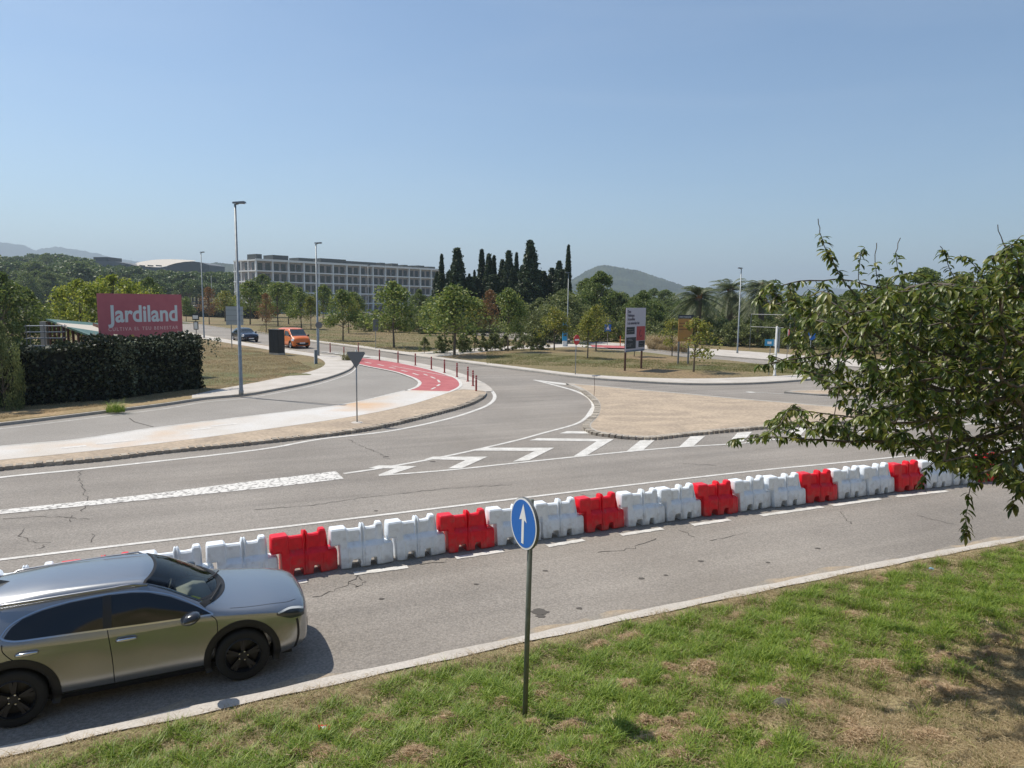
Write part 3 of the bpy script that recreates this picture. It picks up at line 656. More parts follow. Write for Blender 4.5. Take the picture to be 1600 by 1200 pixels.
    for sg in (-1, 1):
        MB().grid(sgrid(side, np.linspace(-1.38, -.34, 30), lo, hi, 7, .004, sg)).build('rear_side_window', glassd, root, True)
        MB().grid(sgrid(side, np.linspace(-.34, -.24, 4), lambda x: lo(x), lambda x: hi(x), 7, .0065, sg)).build('door_pillar', mat('pillar_gloss', (.02,.02,.022), .3), root, True)
        MB().grid(sgrid(side, np.linspace(-.24, .93, 30), lo, hi, 7, .004, sg)).build('front_side_window', glassd, root, True)
        m_ = MB(); m_.grid(sline(side, [(.96,.985),(.3,1.0),(-.3,1.018),(-1.0,1.045),(-1.25,1.06),(-1.37,1.09),(-1.42,1.125)], .018, .009, sg)); m_.grid(sline(side, [(-1.42,1.125),(-1.34,1.215),(-1.2,1.283),(-1.0,1.338),(-.7,1.378),(-.3,1.398),(0,1.388),(.2,1.358),(.45,1.278),(.7,1.148),(.96,.99)], .014, .008, sg)); m_.build('chrome_strip', chrome, root, True)
        m_ = MB()
        for L in ([(.93,.98),(1.0,.9),(1.0,.7),(.96,.5),(.90,.36),(.88,.30)], [(-.29,1.01),(-.27,.85),(-.25,.6),(-.24,.30)], [(-1.40,1.05),(-1.38,.95),(-1.22,.78),(-1.0,.62),(-.93,.45),(-.92,.33)], [(.88,.30),(.3,.29),(-.3,.29),(-.92,.31)]): m_.grid(sline(side, L, .010, .0022, sg))
        m_.build('door_gap', gapm, root)
        MB().grid(sline(side, [(1.62,.80),(1.2,.80),(.8,.79)], .006, .002, sg)).build('wing_crease', gapm, root) if False else None
        for xh, zh in ((-.08,.865),(-1.15,.905)):
            m_ = MB(); m_.tube([side(xh-.12, zh, .006, sg), side(xh-.09, zh+.004, .028, sg), side(xh, zh+.005, .034, sg), side(xh+.09, zh+.004, .028, sg), side(xh+.12, zh, .006, sg)], [.014,.021,.023,.021,.014], 8)
            m_.build('door_handle', chrome, root, True)
        m_ = MB(); m_.grid([[side(x, z, .012, sg) for x in np.linspace(-.95, .93, 24)] for z in (.205,.25,.285)]); m_.build('sill_cladding', black, root, True)
        # mirror
        mp = side(.66, 1.0, 0, sg); M = Matrix.Translation((.68, mp.y+sg*.15, 1.04))
        mir = MB(); mir.lathe([(.005,-.12),(.06,-.105),(.082,-.04),(.084,.04),(.066,.10),(.005,.12)], 20, 0, 'y', M@Matrix.Rotation(R(-14), 4, 'Y')@Matrix.Diagonal((1.5,1,.80,1)))
        mir.m = [1 if sum(mir.v[i][2] for i in f)/len(f) < 1.032 else 0 for f in mir.f]
        o = mir.build('wing_mirror', [mat('mirror_black', (.02,.022,.026), .2, coat=.5), paint_s], root, True)
        MB().tube([(.70, mp.y-sg*.02, .985), (.69, mp.y+sg*.09, 1.0)], .028, 8).build('mirror_arm', black, o)
        MB().lathe([(.068,-.085),(.083,-.03),(.081,.045),(.058,.105)], 16, 0, 'y', M@Matrix.Translation((.008,0,-.016))@Matrix.Diagonal((1.05,1,.80,1))).build('mirror_cover', paint_s, o, True) if False else None
        # roof rail
        pts = [top(x, sg*(.605+.02*math.cos((x+.5)*1.2)-.03*max(0, -x-1.1)), .045 if -1.45 < x < .05 else .004) for x in np.linspace(-1.6, .18, 24)]
        MB().tube(pts, .019, 8).build('roof_rail', mat('rail_satin', (.30,.31,.33), .28, .9), root, True)
        # headlight
        hl_lo = lambda x: float(np.interp(x, [1.78,1.95,2.1,2.18], [.835,.755,.735,.73])); hl_hi = lambda x: float(np.interp(x, [1.78,1.95,2.1,2.18], [.855,.865,.83,.80]))
        h_ = MB().grid(sgrid(side, np.linspace(1.78, 2.17, 14), hl_lo, hl_hi, 4, .006, sg)).build('headlight', lampm, root, True)
        MB().grid(sline(side, [(1.80,.858),(1.95,.868),(2.08,.845),(2.165,.81)], .02, .010, sg)).build('running_light', ledm, h_)
        MB().grid([[frt(sg*y, z, .005) for y in (.42,.52,.60)] for z in (.30,.42,.52,.60)]).build('bumper_vent', black, root)
        MB().grid(sline(side, [(2.06,.72),(2.075,.60),(2.07,.45),(2.02,.30)], .028, .006, sg)).build('bumper_slit', black, root)
        # tail lamp
        MB().grid(sgrid(side, np.linspace(-2.18, -1.9, 8), lambda x: .84, lambda x: .93, 2, .006, sg)).build('tail_light', mat('tail_red', (.35,.01,.012), .15), root)
    MB().grid([[frt(y*(1-.35*abs(z-.5)), z, .006) for y in np.linspace(-.42, .42, 9)] for z in np.linspace(.30, .70, 9)]).build('grille', black, root)
    gm = MB()
    for z in np.linspace(.34, .70, 10): gm.tube([frt(y, z, .012) for y in np.linspace(-.38, .38, 7)], .005, 4)
    gm.build('grille_bars', mat('dark_chrome', (.12,.12,.13), .3, .8), root)
    MB().grid([[frt(y, z, .02) for y in (-.26,0,.26)] for z in (.40,.51)]).build('number_plate', whitem, root)
    MB().grid([[frt(y, z, .012) for y in np.linspace(-.6, .6, 11)] for z in (.245,.28)]).build('skid_plate', rims, root)
    f_ = MB(); b0 = top(-1.52, 0, 0); M = Matrix.Translation(b0); f_.add([M@Vector(p) for p in ((.13,0,-.005),(-.08,.032,-.01),(-.08,-.032,-.01),(-.07,0,.06))], [(0,1,3),(0,3,2),(1,2,3)]); f_.build('roof_aerial', mat('aerial_grey', (.12,.125,.13), .3), root)
    m_ = MB(); m_.grid([[top(-1.60, y, .003) for y in np.linspace(-.5,.5,13)], [top(-1.615, y, .003) for y in np.linspace(-.5,.5,13)]]); m_.build('tailgate_gap', gapm, root)
    m_ = MB(); m_.grid([[top(-1.70-.28*f, y*(1-.05*f), .006) for y in np.linspace(-.5, .5, 13)] for f in np.linspace(0, 1, 5)]); m_.build('rear_window', glassd, root)
    MB().box((-1.9,-.70,.18),(2.0,.70,.24)).build('underbody', black, root)
    root.scale = (1,1,1.025)
    # body-side crease and roof joint
    return root
suv()

# ---- small far vehicles
def far_car(name, st, ax, rw, label, catg, loc, rz, colr, win, ws, hl, van=False):
    root = empty(name, loc, rz, label, catg)
    body, side, top, frt = car(name, st, ax, rw, rw*1.12, max(v[2][0] for v in st.values())-.01, colr, root, None, rims, 5, nu=90, tw=.19)
    for sg in (-1, 1):
        for (xs, xe, lo, hi) in win: MB().grid(sgrid(side, np.linspace(xs, xe, 12), lo, hi, 4, .012, sg)).build('side_window', glassd, root, True)
        MB().grid(sgrid(side, np.linspace(hl[0], hl[1], 6), lambda x: hl[2], lambda x: hl[3], 3, .014, sg)).build('headlight', ledm, root, True)
        mp = side(ws[0]-.25, hl[3]+.25, 0, sg); MB().lathe([(.01,-.11),(.09,-.08),(.10,.04),(.01,.11)], 10, 0, 'y', Matrix.Translation((ws[0]-.25, mp.y+sg*.14, hl[3]+.27))).build('wing_mirror', black, root, True)
    rows = [[top(ws[0]+(ws[1]-ws[0])*f-.12*abs(v)**2, v*(ws[2]+(ws[3]-ws[2])*f), .012) for v in np.linspace(-1, 1, 11)] for f in np.linspace(0, 1, 8)]
    MB().grid(rows).build('windscreen', glassb, root, True)
    MB().grid([[frt(y, z, .02) for y in (-.26,.26)] for z in (hl[2]-.25, hl[2]-.14)]).build('number_plate', whitem, root)
    MB().grid([[frt(y, z, .012) for y in np.linspace(-.6, .6, 7)] for z in (.26,.34,hl[2]-.16 if van else hl[2]-.1)]).build('grille', black, root)
    root.scale = (1.14, 1.14, 1.14)
    MB().grid([[side(x, z, .01, sg) for x in np.linspace(ax[1]+rw*1.3, ax[0]-rw*1.3, 8)] for z in (.2,.3) for sg in (-1,)]).build('sill', black, root)
    return root
cst = {2.12:[(.3,.3),(.5,.36),(.54,.48),(.52,.6),(.48,.66),(.34,.70),(.15,.72),(0,.72)],
 2.0:[(.6,.24),(.74,.32),(.77,.5),(.75,.66),(.7,.75),(.5,.80),(.25,.83),(0,.84)],
 1.7:[(.7,.2),(.84,.32),(.87,.55),(.85,.75),(.8,.84),(.62,.89),(.3,.92),(0,.93)],
 1.2:[(.74,.2),(.87,.32),(.885,.56),(.87,.8),(.83,.9),(.68,.95),(.35,.98),(0,.99)],
 .95:[(.74,.2),(.86,.32),(.88,.56),(.87,.82),(.83,.92),(.70,.99),(.38,1.03),(0,1.05)],
 .3:[(.74,.2),(.86,.32),(.88,.56),(.87,.83),(.83,.94),(.60,1.32),(.4,1.39),(0,1.41)],
 -.3:[(.74,.2),(.86,.32),(.88,.56),(.87,.84),(.83,.95),(.57,1.38),(.4,1.45),(0,1.47)],
 -1.1:[(.74,.2),(.87,.32),(.885,.56),(.87,.86),(.83,.97),(.56,1.35),(.39,1.42),(0,1.44)],
 -1.7:[(.72,.24),(.84,.36),(.86,.58),(.84,.86),(.78,.98),(.53,1.24),(.37,1.31),(0,1.33)],
 -2.1:[(.6,.3),(.74,.42),(.76,.6),(.73,.8),(.66,.9),(.48,.96),(.3,.98),(0,.99)]}
vh = Vector((P(418,545)-P(300,519))[:2]).normalized()
def hd(a, b): d = P(*b)-P(*a); return math.atan2(d.y, d.x)
rz_ = R(-52)
p = P(381,534); far_car('hatchback', cst, (1.28,-1.3), .32, 'dark blue hatchback driving behind the orange van', 'car', (p.x, p.y+.4, .012), rz_, paint_b,
    [(-1.55,-.35,lambda x: .98, lambda x: float(np.interp(x,[-1.55,-1.2,-.35],[1.1,1.3,1.36]))),(-.25,.72,lambda x: .97, lambda x: float(np.interp(x,[-.25,.2,.72],[1.36,1.27,1.0])))], (1.0,.3,.68,.58), (1.72,2.02,.62,.74))
vst = {2.2:[(.3,.3),(.56,.36),(.6,.5),(.58,.68),(.54,.78),(.38,.84),(.18,.86),(0,.87)],
 2.08:[(.62,.24),(.78,.32),(.8,.5),(.78,.72),(.73,.88),(.5,.97),(.25,1.0),(0,1.01)],
 1.8:[(.72,.2),(.84,.32),(.86,.55),(.85,.85),(.8,1.0),(.6,1.08),(.3,1.12),(0,1.13)],
 1.5:[(.74,.2),(.85,.32),(.865,.6),(.86,.9),(.83,1.06),(.7,1.16),(.38,1.22),(0,1.24)],
 1.1:[(.74,.2),(.85,.32),(.865,.6),(.86,.92),(.84,1.1),(.73,1.42),(.45,1.52),(0,1.54)],
 .7:[(.74,.2),(.85,.32),(.865,.6),(.86,.95),(.845,1.15),(.74,1.66),(.5,1.78),(0,1.80)],
 0:[(.74,.2),(.85,.32),(.865,.6),(.86,1.0),(.85,1.25),(.76,1.72),(.52,1.84),(0,1.86)],
 -1.5:[(.74,.22),(.85,.34),(.865,.6),(.86,1.0),(.85,1.25),(.76,1.70),(.52,1.82),(0,1.84)],
 -2.15:[(.72,.28),(.83,.38),(.85,.6),(.84,1.0),(.82,1.25),(.72,1.62),(.5,1.72),(0,1.74)],
 -2.2:[(.68,.3),(.8,.4),(.82,.6),(.81,1.0),(.78,1.25),(.68,1.58),(.46,1.68),(0,1.70)]}
p = P(458,543); far_car('delivery_van', vst, (1.4,-1.35), .32, 'bright orange small van driving towards the crossing', 'van', (p.x, p.y+.2, .012), rz_, paint_o,
    [(.05,1.15,lambda x: 1.14, lambda x: float(np.interp(x,[.05,.75,1.15],[1.6,1.55,1.25])))], (1.68,.85,.70,.66), (1.72,2.08,.72,.92), True)

# ================================================================== BARRIERS
redp = mat('red_plastic', (.80,.012,.028), .38, spec=.4, speck=(9,.10)); whp = mat('white_plastic', (.84,.89,.94), .4, spec=.4, speck=(9,.05))
for m_ in (redp, whp):
    n_ = m_.node_tree; bs = n_.nodes['Principled BSDF']; lk = bs.inputs['Base Color'].links[0].from_socket
    tc = n_.nodes.new('ShaderNodeTexCoord'); sx_ = n_.nodes.new('ShaderNodeSeparateXYZ'); n_.links.new(tc.outputs['Object'], sx_.inputs[0])
    oi = n_.nodes.new('ShaderNodeObjectInfo'); vadd = n_.nodes.new('ShaderNodeVectorMath'); n_.links.new(tc.outputs['Object'], vadd.inputs[0]); n_.links.new(oi.outputs['Location'], vadd.inputs[1])
    nz_ = n_.nodes.new('ShaderNodeTexNoise'); nz_.inputs['Scale'].default_value = 7; nz_.inputs['Detail'].default_value = 7; n_.links.new(vadd.outputs[0], nz_.inputs['Vector'])
    m1 = n_.nodes.new('ShaderNodeMapRange'); m1.inputs[1].default_value = .0; m1.inputs[2].default_value = .35; m1.inputs[3].default_value = .30; m1.inputs[4].default_value = .0; n_.links.new(sx_.outputs[2], m1.inputs[0])
    ad = n_.nodes.new('ShaderNodeMath'); ad.operation = 'ADD'; n_.links.new(nz_.outputs[0], ad.inputs[0]); n_.links.new(m1.outputs[0], ad.inputs[1])
    m2 = n_.nodes.new('ShaderNodeMapRange'); m2.inputs[1].default_value = .55; m2.inputs[2].default_value = .85; m2.inputs[3].default_value = 0; m2.inputs[4].default_value = .38; n_.links.new(ad.outputs[0], m2.inputs[0])
    mx_ = n_.nodes.new('ShaderNodeMix'); mx_.data_type = 'RGBA'; n_.links.new(m2.outputs[0], mx_.inputs[0]); n_.links.new(lk, mx_.inputs[6]); mx_.inputs[7].default_value = (.25,.20,.16,1); n_.links.new(mx_.outputs[2], bs.inputs['Base Color'])
darkhole = mat('barrier_cap', (.5,.5,.48), .6)
def barrier_mesh():
    # x, z0 (bottom), d0, dl (depth at shelf), zs (shelf), ds (upper depth), zt (top)
    T = lambda x, zt=.80, ds=.15: (x, .47, ds-.01, ds, .50, ds, zt)
    L = lambda x, z0=0, ds=.065, zt=.745: (x, z0, .215, .18, .41, ds, zt)
    st = [T(0,.76,.11), T(.015,.79,.14), T(.03), T(.17), (.18,.45,.15,.15,.48,.15,.80), (.195,.0,.20,.165,.41,.15,.80), (.29,0,.215,.17,.41,.15,.80), (.315,0,.215,.18,.41,.14,.78), (.34,0,.215,.18,.41,.08,.75),
          L(.38), L(.395,.10), L(.42,.16), L(.55,.16), L(.575,.10), L(.58), L(.585,0,.075,.75), (.595,0,.215,.18,.41,.10,.81), (.61,0,.215,.16,.41,.10,.835), (.625,0,.215,.15,.41,.035,.835), (.645,0,.215,.15,.41,.035,.835), (.66,0,.215,.16,.41,.10,.835), (.68,0,.215,.18,.41,.10,.81), L(.695,0,.075,.75),
          L(.76), L(.765,.10), L(.79,.16), L(.89,.16,.075,.755), L(.90,.10,.08,.80), L(.91,0,.09,.82), L(.93,0,.10,.83), L(1.01,0,.10,.83), L(1.03,0,.09,.81), L(1.05,0,.07,.74),
          (1.06,0,.21,.175,.40,.17,.425), (1.07,0,.205,.172,.39,.165,.42), (1.20,0,.19,.16,.39,.15,.42), (1.235,0,.17,.14,.37,.12,.40), (1.25,.03,.13,.10,.35,.08,.36)]
    rows = []
    for x, z0, d0, dl, zs, ds, zt in st:
        zu = min(zs+.08, zt-.02) if zt > zs+.05 else zt-.01
        h = [(d0-.02, z0), (d0, z0+.02), (dl, max(zs-.02, z0+.03)), (dl-.012, zs), ((dl+ds)/2 if ds < dl else ds, (zs+zu)/2), (ds, zu), (ds*.95, zt-.03), (max(ds-.03, .01), zt), (0, zt)]
        rows.append([(x, -y, z) for y, z in h]+[(x, y, z) for y, z in h[-2::-1]])
    mb = MB(); mb.grid(rows, 0, True); n = len(rows[0]); mb.add(rows[0], [tuple(range(n))]); mb.add(rows[-1], [tuple(range(n))[::-1]])
    # moulded ribs on the lower panels
    for sy in (-1, 1):
        for x in (.34,.635,.97):
            mb.add([(x-.02, sy*.209, .03),(x+.02, sy*.209, .03),(x+.016, sy*.186, .385),(x-.016, sy*.186, .385),(x-.012, sy*.218, .04),(x+.012, sy*.218, .04),(x+.010, sy*.194, .375),(x-.010, sy*.194, .375)], [(4,5,6,7),(0,1,5,4),(1,2,6,5),(2,3,7,6),(3,0,4,7)])
    me = bpy.data.meshes.new('barrier'); me.from_pydata(mb.v, [], mb.f)
    bm = bmesh.new(); bm.from_mesh(me); bmesh.ops.remove_doubles(bm, verts=bm.verts, dist=1e-4); bmesh.ops.recalc_face_normals(bm, faces=bm.faces)
    for f in bm.faces: f.smooth = True
    bm.edges.ensure_lookup_table()
    for e in bm.edges:
        if len(e.link_faces) == 2 and e.calc_face_angle(0) > R(28): e.smooth = False
    bm.to_mesh(me); bm.free(); return me
Bp = [(450,903),(545,890),(635,877),(710,864),(787,853),(860,843),(930,832),(990,823),(1048,815),(1105,808),(1165,801),(1215,794),(1265,787),(1315,780),(1362,775),(1408,769),(1450,765)]
bw = np.array([tuple(P(*q)[:2]) for q in Bp]); qf = np.polyfit(bw[:,0], bw[:,1], 2); yl = lambda x: float(np.polyval(qf, x))
bmR = barrier_mesh(); bmW = bmR.copy(); bmR.materials.append(redp); bmW.materials.append(whp)
x = bw[0][0]-.24; locs = {}
for k in range(0, 30):
    locs[k] = x; x += 1.121/math.hypot(1, 2*qf[0]*x+qf[1])
x = locs[0]
for k in range(-1, -8, -1):
    x -= 1.121/math.hypot(1, 2*qf[0]*x+qf[1]); locs[k] = x
reds = sorted(k for k in locs if k % 3 == 0); whites = sorted(k for k in locs if k % 3)
rb = random.Random(5)
for k, x in sorted(locs.items()):
    a = math.atan(2*qf[0]*(x+.5)+qf[1]); isr = k % 3 == 0
    o = link('plastic_barrier', bmR if isr else bmW); nrm = Vector((-math.sin(a), math.cos(a)))
    o.location = (x+nrm.x*(.20+rb.uniform(-.02, .02)), yl(x)+nrm.y*(.20+rb.uniform(-.02, .02)), .014); o.rotation_euler = (rb.uniform(-.008,.008), rb.uniform(-.006,.006), a+rb.uniform(-.045, .045))
    if isr: lb = 'red interlocking plastic road barrier, %s red one from the left in the row' % ordn(reds.index(k))
    else: lb = 'white interlocking plastic road barrier, %s white one from the left in the row' % ordn(whites.index(k))
    tag(o, lb, 'barrier', 'interlocking plastic barriers along the centre of the road')

# ================================================================== SIGNS, LAMPS, POSTS
def frame_to(p, az, tilt=0):
    """matrix with local x = board's right, z = up, y = away from reader; az = heading of board's right edge"""
    return Matrix.Translation(p)@Matrix.Rotation(az, 4, 'Z')@Matrix.Rotation(tilt, 4, 'Y')
polem = mat('painted_pole', (.13,.15,.13), .6, .2, col2=(.17,.19,.16), scale=12)
# foreground round sign
pb = bank_at(820, 1119)
root = empty('road_sign', pb-Vector((0,0,.1)), 0, 'round blue sign with white upward arrow on a grey pole in the grass bank', 'road sign')
root.rotation_euler = (0, .014, 0)
zc = PD(815, 817, pb.y).z-root.location.z
MB().tube([(0,0,0),(0,0,zc+.28)], .031, 16).build('pole', polem, root, True)
az = R(-61); M = Matrix.Translation((-.085,-.03,zc))@Matrix.Rotation(az, 4, 'Z')
def disc(r, n=48): return [(r*math.cos(i*math.tau/n), r*math.sin(i*math.tau/n)) for i in range(n)]
def plate(poly, y0, y1, m, name, par, M):
    mb = MB(); n = len(poly); f = [M@Vector((a, y0, b)) for a, b in poly]; k = [M@Vector((a, y1, b)) for a, b in poly]
    mb.add(f+k, [tuple(range(n)), tuple(range(2*n-1, n-1, -1))]+[(i, n+i, n+(i+1) % n, (i+1) % n) for i in range(n)]); return fixn(mb.build(name, m, par))
plate(disc(.305), .0, .035, mat('sign_back', (.10,.11,.115), .6), 'sign_back', root, M)
plate(disc(.300), -.003, -.0002, whitem, 'sign_rim', root, M)
plate(disc(.278), -.006, -.0035, bluem, 'sign_face', root, M)
plate([(-.026,-.235),(.026,-.235),(.026,.05),(.085,.03),(0,.235),(-.085,.03),(-.026,.05)], -.009, -.0065, whitem, 'arrow', root, M)
MB().box((-.04,-.03,zc-.02),(.04,.045,zc+.02)).build('clamp', galv, root)
grb = mat('sign_grey', (.16,.17,.18), .55, .3)
# give-way sign seen from behind
p = P(558, 664); root = empty('yield_sign', (p.x,p.y,.11), 0, 'grey back of a downward triangular sign on the narrow paved island', 'road sign')
MB().tube([(0,0,0),(0,0,3.08)], .028, 10).build('pole', galv, root, True)
plate([(-.35,3.0),(-.38,2.93),(-.03,2.33),(.03,2.33),(.38,2.93),(.35,3.0)], -.06, -.03, grb, 'sign_panel', root, Matrix.Translation((.0,0,0)))
MB().lathe([(.25,0),(.2,.02),(.03,.03)], 14).build('base', concr, root)
def lamp(px, py, top_py, label, rad=.085, arm=.9, z0=.0, dirx=1):
    p = P(px, py, z0); s_ = FPX/p.y; H = (PD(px, py, p.y)-PD(px, top_py, p.y)).z*-1
    root = empty('street_lamp', p, 0, label, 'street lamp', 'street lamps by the roads')
    MB().tube([(0,0,0),(0,0,.25),(0,0,.3),(0,0,H)], [rad*1.25,rad*1.25,rad,rad*.55], 14).build('pole', galv, root, True)
    MB().tube([(0,0,H-.03),(dirx*arm*.35,0,H+.02)], .035, 8).build('arm', galv, root, True)
    hx = dirx*arm; mb = MB(); mb.add([(-.12*dirx,-.1,H+.03),(-.12*dirx,.1,H+.03),(hx,.15,H+.06),(hx,-.15,H+.06),(-.1*dirx,-.08,H+.11),(-.1*dirx,.08,H+.11),(hx*.9,.12,H+.15),(hx*.9,-.12,H+.15)], [(0,1,2,3),(7,6,5,4),(0,4,5,1),(1,5,6,2),(2,6,7,3),(3,7,4,0)])
    h = mb.build('lamp_head', grb, root); MB().box((min(hx*.3,hx*.9),-.08,H+.02),(max(hx*.3,hx*.9),.08,H+.045)).build('lens', glassb, h)
    return root
lamp(377,617,319,'tall grey street lamp at the kerb right of the dark hedge, the nearest lamp',.10,.55,.13)
lamp(497,557,381,'grey street lamp beside the orange van at the start of the red lane',.10,.55,.05)
lamp(319,528,395,'grey street lamp at the roadside right of the pink sign board',.09,.45,.13)
lamp(1152,552,420,'grey street lamp in front of the palm trees on the far pavement',.085,.35,.13,-1)
lamp(886,541,427,'thin grey street lamp in front of the lone slim cypress',.07,.4,.13,-1)
lamp(708,512,429,'thin grey street lamp among the dark cypresses left of centre',.07,.5,.13,-1)
lamp(208,470,404,'distant lamp post in front of the curved sports hall roof',.12,.7,.1)
lamp(112,470,410,'distant lamp post in the wood at far left',.12,.7,.1)
lamp(576,507,415,'thin grey lamp post in front of the grey housing block',.08,.5,.13)
lamp(332,488,430,'distant lamp post behind the pink sign board, left of the housing block',.10,.5,.1)
# bollards
bom = mat('bollard_red', (.30,.035,.03), .55); bow = mat('bollard_band', (.55,.35,.33), .5)
root0 = None; bl = [(516,551),(537.5,559),(560,551),(593,564),(622,567),(649,571),(674,577),(694.5,582.5),(714,589),(731,596),(739,603),(744,612.5)]
for i, q in enumerate(bl):
    p = P(*q, .05); lb = 'dark red bollard beside the red cycle lane, %s from the left' % ordn(i)
    if root0 is None:
        root0 = empty('bollard', p, 0, lb, 'bollard', 'red bollards along the cycle lane')
        MB().lathe([(.11,0),(.10,.03),(.06,.05)], 14).build('base', bom, root0, True)
        MB().lathe([(.055,.04),(.055,.92),(.045,.96),(.001,.98)], 14).build('post', bom, root0, True)
        for z in (.70,.82): MB().lathe([(.058,z),(.058,z+.045)], 14).build('reflective_band', bow, root0, True)
    else: dup(root0, p, random.random()*6, 1, lb)
# big white notice board
pl, pr = P(975.5,582), P(1001.5,578.5); d = (pr-pl); az = math.atan2(d.y, d.x); W_ = d.length
root = empty('notice_board', (pl.x,pl.y,.13), az, 'tall white notice board with dark and red panels on two brown posts', 'notice board')
bz0, bz1 = 1.42, 4.75; W0 = W_+.18
brownm = mat('post_brown', (.09,.035,.022), .7)
for x in (.0, W_-.05): MB().box((x,-.05,0),(x+.13,.05,bz1)).build('post', brownm, root)
MB().box((-.12,-.10,bz0),(W0+.12,-.055,bz1)).build('panel', mat('board_lilac', (.50,.48,.54), .5), root)
navy = mat('board_navy', (.02,.028,.042), .5); rdp = mat('board_red', (.42,.05,.055), .5); ink = mat('board_ink', (.10,.09,.12), .6); pw = mat('board_white_ink', (.6,.6,.62), .6)
Hh = bz1-bz0; fw = W0+.24
def bp(a, b, c, e, m, nm='colour_field'): MB().box((-.12+a*fw,-.106,bz0+b*Hh),(-.12+c*fw,-.1005,bz0+e*Hh)).build(nm, m, root)
bp(.03,.40,.44,.565,navy); bp(.03,.07,.52,.33,navy); bp(.54,.245,.98,.575,rdp); bp(.66,.09,.98,.235,navy); bp(.02,.0,.98,.035,mat('board_blue', (.10,.16,.25), .5))
Mt = Matrix.Translation((-.12,-.108,bz0))@Matrix.Rotation(R(90), 4, 'X')
for t_, y, s_ in (('Dues',.885,.30),('Habitatges',.80,.30),('Accessibles',.715,.30),('i a la universitat Aut',.625,.30)): text(t_, s_, ink, root, Mt@Matrix.Translation((.06*fw, y*Hh, 0)), .008, sx=min(.8, .85*fw/(len(t_)*.155)))
for a, y, wd_ in ((.06,.50,.3),(.06,.45,.32),(.06,.28,.25),(.06,.25,.3),(.06,.17,.28),(.06,.13,.22),(.70,.17,.2),(.70,.12,.25)): bp(a, y, a+wd_, y+.012, pw, 'small_print')
tb = MB(); c0 = Vector((-.12+.76*fw, -.108, bz0+.41*Hh)); tb.tube([c0+Vector((.16*math.cos(a), 0, .26*math.sin(a))) for a in np.linspace(R(60), R(330), 18)], .022, 4); tb.build('emblem', navy, root)
# orange board
p = P(1059,572); root = empty('notice_board', (p.x,p.y,.13), R(12), 'orange notice board with black header strip partly hidden behind a young tree', 'notice board')
for x in (0,.9): MB().box((x-.05,-.05,0),(x+.06,.05,4.1)).build('post', grb, root)
MB().box((-.12,-.10,1.95),(1.2,-.055,3.85)).build('panel', mat('board_orange', (.48,.24,.06), .6, col2=(.38,.20,.06), scale=3), root); MB().box((-.15,-.12,3.87),(1.24,-.04,4.18)).build('header', navy, root)
text('OBRES PUBLIQUES', .16, pw, root, Matrix.Translation((-.08,-.125,3.95))@Matrix.Rotation(R(90), 4, 'X'), .002, sx=.8)
MB().box((-.06,-.106,3.45),(.8,-.1005,3.5)).build('small_print', brownm, root); MB().box((-.06,-.106,3.2),(.95,-.1005,3.25)).build('small_print', brownm, root); MB().box((-.06,-.106,2.95),(.9,-.1005,3.0)).build('small_print', brownm, root)
def rsign(name, px, py, cy, label, r, az, face, H=None, bar=None, back=False, shape=None, pm=galv):
    p = P(px, py, .13); z = PD(px, cy, p.y).z-.13; root = empty(name, p, 0, label, 'road sign')
    MB().tube([(0,0,0),(0,0,z+r)], .032, 8).build('pole', pm, root, True); M = Matrix.Translation((0,0,z))@Matrix.Rotation(az, 4, 'Z')@Matrix.Translation((0,-.06,0))
    sh = shape or disc(r, 24); plate(sh, 0, .02, face, 'sign_face', root, M)
    if bar: plate(bar, -.006, -.002, whitem, 'symbol', root, M)
    return root
rsign('road_sign',899,585,531,'red no entry disc on a thin pole by the median kerb',.36,R(50),signred,bar=[(-.25,-.06),(.25,-.06),(.25,.06),(-.25,.06)])
rsign('road_sign',1264,581,524,'round blue arrow sign beside the leaves of the near tree at right',.36,R(5),bluem,bar=[(-.2,-.2),(-.12,-.25),(.05,0),(.2,.12),(.08,.25),(-.1,.1)])
rsign('road_sign',1229,565,520,'slim edge-on sign on a pole between the white post and the blue disc',.3,R(78),signred)
rsign('road_sign',587,545,508,'grey back of a narrow upright sign on a thin pole in the median grass',.4,R(40),grb,shape=[(-.3,-.6),(.3,-.6),(.3,.6),(-.3,.6)])
rsign('road_sign',499,556,508,'round grey sign back fixed beside the lamp post near the orange van',.3,R(20),grb)
rt = rsign('road_sign',949,539,512,'blue pedestrian crossing sign under a triangle on a pole before the bushes',.5,R(10),bluem,shape=[(-.4,-.45),(.4,-.45),(.4,.4),(-.4,.4)],bar=[(-.22,-.25),(.22,-.25),(0,.2)])
plate([(-.42,2.75),(.42,2.75),(0,3.5)], -.06, -.04, grb, 'warning_triangle', rt, Matrix.Identity(4))
# small blue sign and white post at the right tip of the median
p = P(1201,589); root = empty('road_sign', (p.x,p.y,.13), 0, 'small blue rectangular sign on a thin stake left of the white post', 'road sign')
MB().tube([(0,0,0),(0,0,2.35)], .03, 8).build('pole', galv, root); MB().box((-.42,-.06,2.15),(.22,-.03,2.62)).build('sign_face', mat('cyan_sign', (.04,.28,.48), .5), root); MB().box((-.25,-.068,2.28),(.05,-.061,2.46)).build('symbol', whitem, root); MB().box((.225,-.06,2.12),(.33,-.03,2.62)).build('edge_panel', whitem, root)
p = P(1210,590); root = empty('marker_post', (p.x,p.y,.13), 0, 'thick white round post on the right tip of the median grass', 'post')
MB().lathe([(.12,0),(.12,.1),(.085,.12),(.085,3.55),(.001,3.6)], 16).build('post', mat('white_post', (.62,.62,.6), .5, col2=(.5,.5,.48), scale=4), root, True)
for x_ in (-.0,): MB().box((.14,-.03,1.7),(.24,.03,3.5)).build('backing_strip', galv, root)
